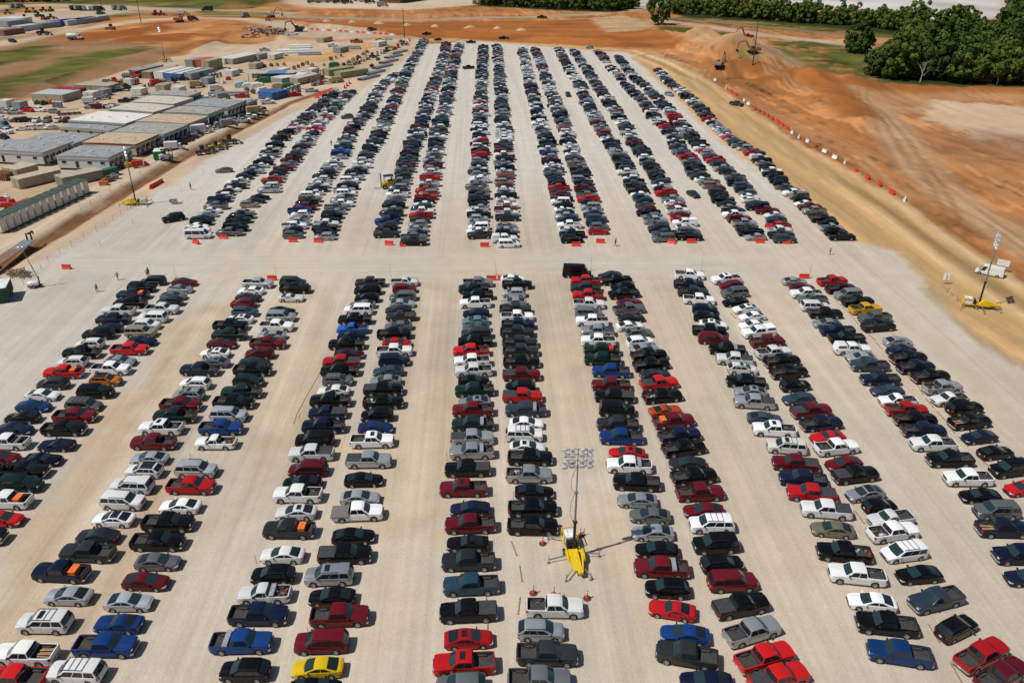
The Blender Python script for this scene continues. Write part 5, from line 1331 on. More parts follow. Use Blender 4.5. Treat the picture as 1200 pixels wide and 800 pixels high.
# steel flatbed with gooseneck
t = empty('flatbed_trailer', G(28, 300), 0, "long rusty steel flatbed trailer with black gooseneck beside the ditch", 'trailer')
o_ = t.location.copy(); a, b2 = G(-14, 322) - o_, G(36, 287) - o_; dd_ = (b2 - a); rz = math.atan2(dd_.y, dd_.x); L_ = dd_.length; t.location = o_ + a; t.rotation_euler = (0, 0, rz)
for i in range(9):
    b = MB(); b.box((L_ * (i + .5) / 9, 0, 1.15), (L_ / 9 - .05, 2.9, .16)); put('deck_plate', b.mesh('deck_plate', [M('deck_rust', (.21, .13, .09), .7, 0, .35) if i < 6 else M('deck_grey', (.24, .25, .27), .5, .2, .3)]), t)
b = MB(); b.box((L_ / 2, .7, .85), (L_, .2, .4)); b.box((L_ / 2, -.7, .85), (L_, .2, .4)); put('chassis', b.mesh('chassis', [BLK]), t)
b = MB(); b.box((L_ + .2, .5, 1.9), (.3, .25, 1.6)); b.box((L_ + .2, -.5, 1.9), (.3, .25, 1.6)); b.tube((L_ + .2, 0, 2.6), (L_ + 2.0, 0, 2.5), .22); b.tube((L_ + 2, 0, 2.5), (L_ + 2.2, 0, 1.8), .16); put('gooseneck', b.mesh('gooseneck', [BLK]), t)
for k in range(3):
    for sy in (1, -1): put('rim', wrm, put('wheel', wtm, t, (1.2 + k * .95, sy * 1.1, .36), 0 if sy > 0 else math.pi))

# stacked timber, red boom lift, yellow bits
for i in range(7):
    b = MB(); b.box((0, 0, .2), (.35, 4.6, .3)); b.box((0, 0, .5), (.33, 4.5, .25)); o = put('timber_stack', b.mesh('timber_stack', [M('dark_timber', (.22, .11, .045), .8, 0, .4)]), None, G(0 + i * 2.3, 209 + i * .15) , R(-8)); o.scale = (1, 1, 3.2); setp(o, f"stack of brown timber, {ORD[i]} from the left frame edge", 'timber', 'timber stacks at the left edge')

# ------------------------------------------------------------------ machines
def wheels(t, xs_, y, r, w=.4):
    a, b = wheel_meshes(r, w); a, b = a.mesh('wheel_m', [TYRE], True), b.mesh('rim_m', [RIMM, TRIM], True)
    for x in xs_:
        for s in (1, -1): put('rim', b, put('wheel', a, t, (x, s * y, r), 0 if s > 0 else math.pi))
def excavator(px, py, rz, c, label, s=1.0, up=1.0):
    t = empty('excavator', GT(px, py), R(rz), label, 'excavator', 'excavators'); t.scale = (s,) * 3
    m = M('mach_' + c[0], c[1], .5)
    for sy in (1, -1):
        b = MB(); b.prism([(-1.9, .25), (-1.6, .02), (1.6, .02), (1.9, .25), (1.9, .65), (1.6, .9), (-1.6, .9), (-1.9, .65)], sy * 1.25 - .3, sy * 1.25 + .3)
        for i in range(9): b.box((-1.6 + i * .4, sy * 1.25, .92), (.22, .62, .06))
        put('track', b.mesh('track', [BLK]), t)
    b = MB(); b.tube((0, 0, .7), (0, 0, 1.1), .7, n=14); put('turntable', b.mesh('turntable', [BLK]), t)
    b = MB(); b.prism([(-2.6, 1.1), (-2.6, 2.2), (-2.2, 2.45), (-.2, 2.3), (1.2, 1.7), (1.2, 1.1)], -1.35, 1.35); put('house', b.mesh('house', [m]), t)
    b = MB(); b.prism([(-2.75, 1.15), (-2.95, 1.5), (-2.9, 2.2), (-2.5, 2.3), (-2.5, 1.15)], -1.3, 1.3); put('counterweight', b.mesh('counterweight', [GRY]), t)
    b = MB(); b.prism([(-.3, 1.7), (-.3, 3.0), (.9, 3.0), (1.4, 2.2), (1.4, 1.4)], .35, 1.32); o = put('cab', b.mesh('cab', [m]), t)
    b = MB(); b.box((.3, 1.34, 2.4), (1.0, .03, .8)); b.box((1.17, .84, 2.6), (.1, .8, .6)); put('pane', b.mesh('pane', [GLASS]), o)
    p0, p1, p2, p3 = (.9, -.1, 1.6), (3.2, -.1, 3.6 + 2.2 * up), (5.6, -.1, 3.6 + 1.2 * up), (6.3, -.1, .9 + 1.2 * up)
    b = MB(); b.tube(p0, p1, .32, .28, 6); b.tube(p1, p2, .28, .24, 6); put('boom', b.mesh('boom', [m]), t)
    b = MB(); b.tube(p2, p3, .24, .16, 6); put('stick', b.mesh('stick', [m]), t)
    b = MB(); b.tube((1.2, -.1, 1.5), (3.0, -.1, 3.0 + 1.6 * up), .12, .08, 6); b.tube((3.4, -.1, 4.1 + 2.2 * up), (5.5, -.1, 4.1 + 1.3 * up), .12, .08, 6); put('hydraulic_ram', b.mesh('hydraulic_ram', [STEEL]), t)
    b = MB(); q = p3; b.prism([(q[0] - .2, q[2]), (q[0] + .3, q[2] + .1), (q[0] + .2, q[2] - .8), (q[0] - .6, q[2] - 1.0), (q[0] - .9, q[2] - .6)], -.75, .55); put('bucket', b.mesh('bucket', [BLK]), t)
MACH = {'red': ('red', (.50, .03, .02)), 'rust': ('rust', (.30, .12, .05)), 'yellow': ('yellow', (.60, .38, .02)), 'black': ('black', (.03, .03, .032)), 'orange': ('orange', (.52, .15, .03)), 'green': ('green', (.03, .15, .05)), 'white': ('white', (.66, .66, .64)), 'grey': ('grey', (.25, .255, .26)), 'brown': ('brown', (.18, .10, .06)), 'tan': ('tan', (.42, .32, .18))}
excavator(875, 47, 195, MACH['red'], "red excavator with its boom raised on the far embankment", 1.3, 1.0)
excavator(882, 63, 178, MACH['rust'], "rust brown excavator digging on the embankment top", 1.3, .5)
excavator(843, 80, 60, MACH['rust'], "dark excavator at the foot of the embankment beside the haul road", 1.2, .9)
excavator(211, 26.5, 5, MACH['rust'], "brown excavator on the orange spoil heaps", 1.4, .6)
excavator(318, 20.5, 5, MACH['tan'], "tan excavator at the end of the upper dirt road", 1.4, .7)
excavator(350, 37.5, 185, MACH['black'], "black excavator on the debris pile behind the yard", 1.4, .6)
excavator(14, 245, 20, MACH['red'], "red machine with folded arm behind the pale pods", .8, -.6)
def loader(px, py, rz, c, label, s=1.0):
    t = empty('wheel_loader', GT(px, py), R(rz), label, 'loader', 'site machines'); t.scale = (s,) * 3; m = M('mach_' + c[0], c[1], .5)
    b = MB(); b.prism([(-2.6, .7), (-2.6, 1.6), (-.6, 1.75), (.2, 1.5), (1.4, 1.2), (1.4, .7)], -.75, .75); put('body', b.mesh('body', [m]), t)
    b = MB(); b.box((-.3, 0, 2.2), (1.2, 1.2, 1.1)); b.box((-.3, 0, 2.8), (1.35, 1.35, .1)); put('cab', b.mesh('cab', [BLK]), t)
    b = MB(); b.tube((1.0, .5, 1.4), (2.6, .5, .7), .13); b.tube((1.0, -.5, 1.4), (2.6, -.5, .7), .13); put('lift_arm', b.mesh('lift_arm', [m]), t)
    b = MB(); b.prism([(2.5, .1), (3.5, .1), (2.6, .4), (2.6, 1.2), (2.4, 1.1)], -1.2, 1.2); put('bucket', b.mesh('bucket', [GRY]), t)
    wheels(t, (-1.5, 1.1), .95, .68, .45)
def tank_truck(px, py, rz, c, label, s=1.0, kind='tank'):
    t = empty('truck', GT(px, py), R(rz), label, 'truck', 'trucks on the site'); t.scale = (s,) * 3; m = M('mach_' + c[0], c[1], .5)
    b = MB(); b.prism([(3.6, .7), (3.6, 1.5), (2.6, 1.7), (2.2, 2.6), (1.3, 2.6), (1.3, .7)], -1.1, 1.1); o = put('cab', b.mesh('cab', [m if kind != 'tank' else WHT]), t)
    b = MB(); b.box((2.42, 0, 2.15), (.3, 1.9, .65)); b.box((1.8, 1.11, 2.1), (.6, .03, .5)); b.box((1.8, -1.11, 2.1), (.6, .03, .5)); put('windscreen', b.mesh('windscreen', [GLASS]), o)
    b = MB(); b.box((-.8, 0, .8), (6.6, .9, .3)); put('chassis', b.mesh('chassis', [BLK]), t)
    b = MB()
    if kind == 'tank': b.lathe([(.01, -2.7), (.9, -2.6), (1.15, -2.2), (1.15, 2.2), (.9, 2.6), (.01, 2.7)], (-1.5, 0, 2.05), 'x', 14); nmn = 'tank'
    elif kind == 'box': b.box((-1.5, 0, 2.2), (5.0, 2.3, 2.4)); b.box((-1.5, 0, 3.43), (4.9, 2.2, .06)); nmn = 'box_body'
    else: b.box((-1.5, 0, 1.1), (5.0, 2.3, .25)); b.box((.9, 0, 1.8), (.1, 2.2, 1.2)); [b.box((-1.5 + .9 * k, 0, 1.45 + .1 * (k % 2)), (.7, 1.6, .5)) for k in (-2, -1, 0, 1)]; nmn = 'load_bed'
    put(nmn, b.mesh(nmn, [m if kind != 'flat' else GRY], kind == 'tank'), t)
    wheels(t, (2.7, -2.0, -3.1), 1.0, .5, .3)
def forklift(px, py, rz, c, label, s=1.0):
    t = empty('forklift', GT(px, py), R(rz), label, 'forklift', 'site machines'); t.scale = (s,) * 3; m = M('mach_' + c[0], c[1], .5)
    b = MB(); b.prism([(-1.5, .4), (-1.5, 1.3), (-.4, 1.4), (1.1, 1.0), (1.1, .4)], -.65, .65); put('body', b.mesh('body', [m]), t)
    b = MB()
    for x in (-.9, .6):
        for y in (-.55, .55): b.tube((x, y, 1.2), (x, y, 2.3), .05, n=5)
    b.box((-.15, 0, 2.33), (1.8, 1.3, .08)); put('roll_cage', b.mesh('roll_cage', [BLK]), t)
    b = MB(); b.box((1.25, .3, 1.5), (.12, .12, 2.6)); b.box((1.25, -.3, 1.5), (.12, .12, 2.6)); b.box((1.9, .3, .2), (1.2, .12, .06)); b.box((1.9, -.3, .2), (1.2, .12, .06)); put('fork_mast', b.mesh('fork_mast', [GRY]), t)
    b = MB(); b.box((-.4, 0, 1.45), (.5, .6, .12)); b.box((-.65, 0, 1.75), (.1, .6, .5)); put('seat', b.mesh('seat', [BLK]), t)
    wheels(t, (-.95, .75), .7, .42, .3)
for a in ((239, 181, 30, 'brown', "brown wheel loader at the near end of the machine line by the ditch", 1.0), (255, 176, 25, 'yellow', "yellow and black loader third in the machine line by the ditch", 1.0), (271, 169, 20, 'brown', "dark brown loader at the far end of the machine line by the ditch", 1.1), (52, 41.5, 20, 'black', "dark loader on the far left dirt road", 1.6), (130, 35, 160, 'rust', "rust brown loader on the dirt road by the orange heap", 1.3)):
    loader(a[0], a[1], a[2], MACH[a[3]], a[4], a[5])
for a in ((247, 179, 40, 'rust', "rust red forklift second in the machine line by the ditch", 1.1), (262, 173, 30, 'yellow', "yellow forklift fourth in the machine line by the ditch", 1.1), (455, 220.5, 200, 'yellow', "yellow forklift with cage in the lane beside far row five", 1.5), (196, 187.5, 30, 'white', "white machine beside the bright green dumpster", 1.4), (375, 93, 30, 'red', "red forklift between the tan containers", 1.6), (314, 24.5, 0, 'orange', "orange forklift on the upper dirt road", 1.3)):
    forklift(a[0], a[1], a[2], MACH[a[3]], a[4], a[5])
for a in ((88, 44, 5, 'white', "white tanker truck on the far left dirt road", 1.15, 'tank'), (238, 157.5, 30, 'white', "white box truck parked beside the tan roofed office", 1.0, 'box'), (249, 152.5, 30, 'grey', "gray flatbed truck in front of the white box truck", 1.0, 'flat'), (278, 143, 30, 'black', "black flatbed truck at the far end office block", 1.0, 'flat'), (301, 134, 30, 'tan', "tan box truck at the yard edge near the small hut", .9, 'box'), (283, 70.5, 20, 'white', "small white truck at the end of the container pair", 1.0, 'flat'), (197, 98, 25, 'black', "black flatbed trailer truck in front of the blue doored containers", 1.1, 'flat'), (232, 92, 25, 'green', "dark green flatbed truck at the end of the far container row", 1.0, 'flat'),
          (232, 103, 40, 'tan', "tan loading truck standing alone in the yard", .9, 'box'), (255, 107, 30, 'white', "white tarped truck beside the long steel trailer", .8, 'box'), (275, 86, 200, 'black', "black pickup truck hauling a dark load in the yard", 1.0, 'flat'), (142, 107, 25, 'black', "black flatbed behind the yellow crane truck", 1.2, 'flat'), (135, 103, 25, 'yellow', "yellow crane truck beside the khaki container", 1.2, 'flat'), (130, 97, 10, 'red', "red service truck on the left of the red machine group", .9, 'flat'), (152, 98.5, 350, 'red', "red service truck on the right of the red machine group", 1.2, 'flat'), (155, 91.5, 350, 'red', "red crawler truck behind the red service trucks", 1.2, 'flat'), (166, 196, 25, 'red', "red and white machine beside the gray office steps", .62, 'box'),
          (535, -1, 0, 'white', "white lorry on the pale pad at the top", 1.4, 'box'), (215, 18, 10, 'white', "white lorry on the grass verge at the top left", 1.1, 'box'), (243, 13.5, 190, 'black', "dark lorry on the far highway", 1.2, 'box'), (227, 24.5, 0, 'black', "dark lorry beside the brown excavator", 1.0, 'box')):
    tank_truck(a[0], a[1], a[2], MACH[a[3]], a[4], a[5], a[6])
# yard vehicles
for k, x, y, rz, c, l in (('x', 19, 143, 200, 'g', "gray green SUV, leftmost in the row behind the offices"), ('p', 29, 143, 15, 'e', "dark green pickup second in the row behind the offices"), ('x', 43, 143, 280, 'w', "white SUV third in the row behind the offices"), ('u', 56, 143, 280, 'g', "gray SUV fourth in the row behind the offices"), ('x', 68, 143, 280, 'w', "white SUV fifth in the row behind the offices"), ('x', 78, 143, 280, 'M', "dark maroon SUV at the end of the row behind the offices"),
        ('s', 27, 153, 190, 'w', "white sedan, left of the pair behind the gray roofed office"), ('p', 49, 152, 15, 'w', "white pickup, right of the pair behind the gray roofed office"), ('v', 5, 150, 330, 'l', "pale blue van at the left frame edge behind the offices"), ('p', 8, 156, 330, 'w', "white pickup below the pale blue van"), ('x', 5, 163, 330, 'n', "navy SUV at the left frame edge"), ('p', 9, 133, 10, 'w', "white pickup at the frame edge, left of the red pickup"), ('p', 33, 131, 345, 'r', "red pickup in front of the tan container block"),
        ('u', 116, 127.5, 10, 'm', "maroon SUV parked above the bright white roof"), ('x', 133, 126, 15, 's', "silver SUV right of the maroon one above the white roof"), ('p', 148, 120, 20, 'd', "dark gray pickup behind the cream white roof"), ('s', 260, 112, 10, 'w', "white sedan in front of the dark roofed far office"), ('p', 284, 114.5, 10, 'r', "red pickup beside the small pale hut"), ('p', 214, 94.5, 10, 'M', "dark red pickup in front of the far container row"), ('p', 236, 116.5, 20, 'w', "white pickup behind the dark roofed far office"),
        ('p', 424, 83.5, 200, 'w', "white pickup driving in the yard left of the far rows"), ('x', 15, 50, 330, 'd', "dark gray SUV on the far left dirt road"), ('p', 209, 172, 30, 'k', "black pickup by the office steps, nearest the machines"), ('p', 217, 167, 30, 'd', "dark gray pickup by the office steps, second"), ('p', 222, 164, 30, 'M', "dark maroon pickup by the office steps, third"), ('p', 285, 143.5, 30, 'w', "white pickup at the far end office block"), ('x', 436, 36, 5, 'm', "maroon SUV behind the barrier line at the back"), ('p', 418, 50.5, 5, 'O', "orange pickup in the back of the yard"), ('p', 343, 41.5, 10, 'w', "white pickup at the debris pile"), ('p', 635, 22, 180, 'k', "black pickup on the upper dirt road")):
    lone(k, x, y, rz, c, l, 0, 1.0 if y > 60 else 1.3)
# golf carts
for i in range(4):
    t = empty('utility_cart', G(72 + 6.5 * i, 135.5 - .5 * i), R(30), f"utility cart with dark canopy, {ORD[i]} from left behind the white roof", 'cart', 'utility carts behind the white roof')
    b = MB(); b.prism([(-1.2, .35), (-1.2, .9), (-.2, .8), (.7, .8), (1.2, .6), (1.2, .35)], -.6, .6); put('body', b.mesh('body', [M('cart_maroon', (.16, .04, .04), .5)]), t)
    b = MB(); b.box((-.2, 0, 1.95), (1.7, 1.3, .07)); [b.tube((x, y, .8), (x, y, 1.95), .03, n=5) for x in (-.9, .5) for y in (-.55, .55)]; put('canopy', b.mesh('canopy', [GRY]), t)
    wheels(t, (-.8, .8), .55, .28, .2)
# pipes and steel
def pipes(x, y, rz, n, L, r, m, label, grp, nm_='pipe'):
    p = G(x, y)
    for i in range(n):
        row = 0 if i < (n + 1) // 2 + 1 else 1; j = i if row == 0 else i - (n + 1) // 2 - .5
        b = MB(); b.tube((-L / 2, 0, 0), (L / 2, 0, 0), r, n=8, caps=False); b.tube((-L / 2, 0, 0), (L / 2, 0, 0), r * .8, n=8, caps=False)
        v = Vector((0, (j - n / 4) * r * 2.02, 0)); a = R(rz); o = put(nm_, b.mesh(nm_, [m]), None, (p.x - math.sin(a) * v.y, p.y + math.cos(a) * v.y, r + row * r * 1.75), a + R(random.uniform(-1, 1)))
        setp(o, label, 'pipe', grp)
PW = M('pipe_white', (.66, .66, .63), .5, 0, .1); PS = M('pipe_steel', (.33, .35, .36), .4, .4)
pipes(345, 62, 12, 8, 18, .55, PW, "white pipe in the long stack on the yard sand", 'white pipes'); pipes(352, 56.5, 12, 6, 12, .55, PW, "white pipe in the short stack on the yard sand", 'short white pipes'); pipes(363, 64.5, 8, 6, 12, .45, PS, "gray steel pipe right of the white stack", 'gray pipes')
pipes(268, 112, 8, 5, 16, .5, PS, "steel pipe in the bundle in front of the white tarped truck", 'steel pipes by the tarped truck')
pipes(408, 57.5, 5, 5, 14, .5, PS, "steel pipe in the bundle by the orange pickup", 'steel pipes at the yard back')
pl = [(449, 79, 30), (440, 86, 28), (456, 73, 32), (462, 67, 34), (468, 62, 36), (433, 92, 26)]
for i, (x, y, a) in enumerate(pl): pipes(x, y, 62, 3, 14, .5, PS, f"gray pipe in bundle {ORD[i]} along the track beside far row three", f"gray pipes bundle {ORD[i]}")
for i, (x, y, c, l) in enumerate([(283, 102.5, 'l', "pale blue tarped pallet load beside the steel pipes"), (292, 104, 'w', "white tarped load right of the pale blue one"), (303, 104, 'w', "white tarped load under the shed end"), (311, 97, 'g', "green tarped load beside the shed"), (326, 104, 't', "tan tarped load below the green machine"), (338, 104, 'g', "green tarped load at the yard edge"), (392, 79, 'g', "dark green tarped load behind the olive containers"), (300, 76, 'd', "dark canopy load right of the container pair")]):
    cc = {'l': (.36, .48, .52), 'w': (.66, .66, .63), 'g': (.03, .14, .05), 't': (.46, .36, .24), 'd': (.03, .045, .035)}[c]
    b = MB(); b.prism([(-2.2, 0), (-2.3, 1.2), (-1.6, 1.9), (0, 2.1), (1.7, 1.8), (2.3, 1.1), (2.2, 0)], -1.2, 1.2); b.box((0, 0, .1), (4.9, 2.7, .16))
    o = put('tarped_load', b.mesh('tarped_load', [M('tarp_' + c, cc, .6, 0, .2)]), None, G(x, y), R(15)); o.scale = (1.2,) * 3; setp(o, l, 'tarped load', 'tarped loads in the yard')
# open shed with blue patch roof
t = empty('open_shed', G(291, 96), R(4), "open shed with pale roof and blue roof sheet", 'shed')
for i in range(5):
    b = MB(); b.box((2.2 + i * 4.2, 4, 3.6), (4.1, 9, .15)); put('roof_sheet', b.mesh('roof_sheet', [M('shed_roof', (.40, .40, .36), .6) if i not in (2, 3) else M('shed_blue', (.10, .20, .42), .5)]), t)
for x in (.4, 5, 10, 15, 20):
    for y in (0, 8): b = MB(); b.box((x, y, 1.75), (.25, .25, 3.5)); put('post', b.mesh('post', [BRN]), t)
b = MB(); b.box((10, 8.2, 1.8), (20, .12, 3.2)); put('back_wall', b.mesh('back_wall', [TANC]), t)
# crates and small stores filling the yard, each one a thing
SM = [(x, y) for x, y in ((300, 87), (306, 86), (318, 78), (325, 77.5), (333, 77), (309, 79), (288, 100), (262, 98), (268, 94), (309, 115), (315, 119), (350, 108), (338, 110), (362, 97), (366, 95), (390, 92), (397, 96), (403, 78), (409, 74), (414, 71), (420, 68.5), (426, 65), (430, 62), (436, 79), (443, 71), (458, 64), (463, 58), (456, 57), (466, 54), (470, 50), (330, 84), (322, 106), (333, 101), (341, 88), (356, 86), (371, 82), (380, 78), (246, 84), (252, 84), (100, 118), (60, 122), (52, 123), (44, 122.5), (8, 235), (4, 238), (140, 195), (150, 196), (128, 213), (134, 210), (122, 217))]
for i, (x, y) in enumerate(SM):
    c = ['tan', 'orange', 'red', 'grey', 'white', 'brown', 'green', 'yellow', 'black'][(i * 7) % 9]; s = random.uniform(.8, 1.5)
    b = MB(); b.box((0, 0, .6), (1.8 * s, 1.3, 1.0)); b.box((0, 0, 1.14), (1.9 * s, 1.4, .08)); b.box((-.5 * s, 0, .05), (.2, 1.2, .1)); b.box((.5 * s, 0, .05), (.2, 1.2, .1)); b.box((0, .3, 1.4), (.9 * s, .5, .45))
    near_ = 'machine track by the far rows' if x > 400 else 'open shed' if 280 < x < 375 else 'tan container block' if 40 < x < 110 and y < 130 else 'pale pods and offices' if y > 190 else 'gray container stacks'
    o = put('stores_crate', b.mesh('stores_crate', [M('mach_' + c, MACH[c][1], .5)]), None, G(x, y), R(random.uniform(0, 60))); setp(o, f"{c} crate with lidded gear near the {near_}", 'crate', f"{c} crates near the {near_}")
for i, (x, y, w_, m, l) in enumerate([(104, 116, 12, WHC, "white"), (118, 113, 10, GRC, "gray"), (160, 112, 12, WHC, "white"), (188, 107, 11, TANC, "tan"), (206, 110, 10, WHC, "white"), (240, 99, 9, GRC, "gray"), (268, 90, 9, WHC, "white"), (296, 81, 9, TANC, "tan"), (328, 88, 8, WHC, "white"), (352, 95, 8, GRC, "gray"), (362, 88, 8, WHC, "white"), (300, 70, 8, GRC, "gray"), (318, 70, 8, WHC, "white"), (395, 62, 9, GRC, "gray"), (375, 50, 9, TANC, "tan"), (440, 55, 8, WHC, "white"), (150, 60 + 40, 9, WHC, "white"), (20, 128, 10, GRC, "gray"), (4, 126, 10, WHC, "white")]):
    container((x - w_ / 2, y), (x + w_ / 2, y + .5), (x + w_ / 2 + 4, y - 2.2), 2.6, m, f"small {l} storage unit standing loose in the yard, {ORD[i]} listed from the office side")
for i, (x, y, rz, k, c) in enumerate([(226, 118.5, 20, 'p', 'w'), (108, 127, 200, 'p', 's'), (125, 127, 10, 'p', 'w'), (160, 118, 20, 'x', 's'), (252, 147, 30, 'p', 'k'), (258, 144.5, 30, 'p', 's'), (292, 139, 30, 'p', 'w'), (298, 137, 30, 'x', 'k'), (303, 130, 30, 'p', 'd'), (200, 176, 30, 'p', 'w'), (228, 162.5, 30, 'x', 's'), (18, 134, 10, 'p', 's'), (2, 131, 10, 'x', 's'), (46, 131, 345, 'p', 'w'), (64, 133, 345, 'x', 'g'), (2, 141, 10, 'x', 'w'), (35, 152, 190, 'x', 'w'), (60, 152, 190, 's', 's'), (314, 122, 20, 'p', 'w'), (345, 113, 20, 'p', 'r'), (365, 108, 20, 'p', 'w'), (331, 66, 20, 'p', 'w'), (310, 60, 20, 'p', 's'), (390, 55, 10, 'p', 'w'), (445, 48, 10, 'p', 'y'), (455, 47, 10, 'x', 'w'), (342, 104, 20, 'p', 'k')]):
    lone(k, x, y, rz, c, f"{COLORS[c][0]} {TYPEW[k]} standing among the yard stores and offices", 0, 1.0)
# portable toilets, cable reels and stacked block pallets
PT = [(331, 112), (335, 110.5), (339, 109), (343, 107.5), (347, 106), (351, 104.5), (247, 93), (251, 92), (255, 91), (259, 90), (150, 104), (64, 126), (68, 126.2), (72, 126.5)]
for i, (x, y) in enumerate(PT):
    t = empty('portable_toilet', G(x, y), R(12 + 3 * (i % 4)), f"{'blue' if i % 3 else 'gray'} portable toilet {'at the yard edge near the bright blue container' if x > 320 else 'near the gray container stacks' if x > 200 else 'near the tan container block'}", 'toilet', f"{'blue' if i % 3 else 'gray'} toilets {'by the yard edge' if x > 320 else 'by the stacks' if x > 200 else 'by the tan block'}")
    b = MB(); b.box((0, 0, 1.1), (1.15, 1.15, 2.1)); b.box((0, 0, .06), (1.25, 1.25, .12)); put('cabin', b.mesh('cabin', [M('toilet_blue', (.04, .13, .30), .5) if i % 3 else M('toilet_grey', (.34, .36, .37), .5)]), t)
    b = MB(); b.prism([(-.62, 2.15), (-.45, 2.35), (.45, 2.35), (.62, 2.15)], -.6, .6); put('roof', b.mesh('roof', [WHT]), t)
    b = MB(); b.box((0, -.6, 1.1), (.8, .04, 1.8)); b.box((.3, -.63, 1.1), (.06, .04, .2)); put('door', b.mesh('door', [GRC]), t)
RL = [(311, 87), (316, 88), (345, 82), (350, 80), (355, 78), (360, 76), (290, 108), (297, 110), (230, 112), (170, 104), (176, 102), (388, 71), (394, 69), (400, 67), (366, 79)]
for i, (x, y) in enumerate(RL):
    t = empty('cable_reel', G(x, y), R(random.uniform(0, 180)), f"wooden cable reel standing on the yard sand {'near the white pipe stacks' if x > 340 else 'near the open shed' if x > 285 else 'near the red machine group' if x < 180 else 'behind the far offices'}", 'cable reel', f"cable reels {'pipes' if x > 340 else 'shed' if x > 285 else 'machines' if x < 180 else 'offices'}")
    b = MB()
    for s in (-.5, .5): b.lathe([(.15, s - .05), (1.0, s - .05), (1.0, s + .05), (.15, s + .05)], (0, 0, 1.0), 'y', 14)
    put('flange', b.mesh('flange', [M('reel_timber', (.30, .20, .11), .8)]), t)
    b = MB(); b.lathe([(.62, -.45), (.62, .45)], (0, 0, 1.0), 'y', 12); put('cable_coil', b.mesh('cable_coil', [BLK if i % 2 else M('cable_orange', (.45, .12, .03), .6)]), t)
for i, (f, c) in enumerate([(.0, 'yellow'), (.07, 'brown'), (.15, 'grey'), (.22, 'orange'), (.30, 'white'), (.38, 'yellow'), (.47, 'black'), (.55, 'grey'), (.63, 'white'), (.71, 'brown'), (.8, 'yellow'), (.9, 'red'), (1.0, 'grey')]):
    x, y = 404 + 70 * f, 80.5 - 27 * f
    (loader if i % 3 == 0 else forklift)(x, y, 20 + 25 * (i % 4), MACH[c], f"{c} machine in the line on the yard track, {ORD[i]} from the near end", .95)
for i, (x, y, c) in enumerate([(108, 122, 'white'), (122, 117, 'grey'), (262, 116.5, 'grey'), (246, 118, 'white'), (270, 148.5, 'grey'), (228, 161, 'black'), (206, 176, 'white'), (326, 92, 'black'), (310, 110, 'white'), (383, 98, 'yellow'), (396, 97, 'tan'), (372, 100, 'red'), (175, 84, 'orange'), (205, 82, 'brown'), (185, 100, 'red')]):
    tank_truck(x, y, 15 + 20 * (i % 3), MACH[c], f"{c} utility truck in the yard, {ORD[i]} of the scattered ones", .8, 'flat' if i % 2 else 'box')
# generator units in the back, debris pile
db = MB()
for i in range(420):
    p = G(283 + random.random() * 50, 36.5 + random.random() * 9); a = random.uniform(0, 3.1); h = random.random() ** 2 * 3
    db.box((p.x, p.y, .3 + h), (random.uniform(.6, 2.6), random.uniform(.3, 1.0), random.uniform(.2, .9)), 0 if random.random() < .7 else 1, a)
setp(put('debris_rubble', db.mesh('debris_rubble', [M('debris_brown', (.16, .09, .05), .9, 0, .5), M('debris_pale', (.45, .44, .44), .7)])), "pile of brown and pale rubble behind the yard", None, None, 'stuff')
# pale spoil heaps on the dark cut
hp = MB(); hp.lathe([(2.6, 0), (1.9, .55), (1.0, 1.15), (.01, 1.5)], (0, 0, 0), 'z', 11)
hpm = hp.mesh('spoil_heap', [M('spoil_pale', (.46, .30, .17), .95, 0, .2)], True)
for i, (x, y) in enumerate([(383, 25.5), (413, 26.5), (444, 28), (477, 30), (510, 31.5), (551, 33), (583, 34.5), (611, 36)]):
    o = put('spoil_heap', hpm, None, GT(x, y), i * 1.3); o.scale = (1.3 + .3 * (i % 3), 1.2, 1.1); setp(o, f"small pale heap of soil on the dark cut, {ORD[i]} from left", 'soil heap', 'pale heaps on the cut')
# building and vehicles on the upper pad
def block(A, B, Cc, h, wm, rm, label, n=6):
    a, rz, w, d = frame_from(A, B, Cc)
    t = empty('building', a, rz, label, 'building')
    b = MB(); b.box((w / 2, d / 2, h / 2), (w, d, h)); put('wall', b.mesh('wall', [wm]), t)
    b = MB(); b.box((w / 2, d / 2, h + .2), (w + 1, d + 1, .4)); put('roof', b.mesh('roof', [rm]), t)
    for i in range(n): b = MB(); b.box((w * (i + .5) / n, -.05, h * .45), (w / n * .5, .1, h * .35)); put('window', b.mesh('window', [DARKWIN]), t)
block((444, 3.5), (469, 4.5), (471, -3), 9, M('clad_brown', (.13, .06, .035), .7), M('clad_roof', (.25, .2, .16), .7), "dark brown clad building on the pale pad at the top")
for i, (x, y, c) in enumerate([(367, 4, 'brown'), (379, 3.5, 'grey'), (388, 3.5, 'brown'), (397, 4.5, 'black'), (408, 5, 'black'), (421, 2, 'white'), (428, 2.5, 'white'), (434, 4.5, 'black'), (449, 8.5, 'grey')]):
    tank_truck(x, y, 10, MACH[c], f"{c} lorry on the pale pad at the top, {ORD[i]} from left", 1.3, 'box')
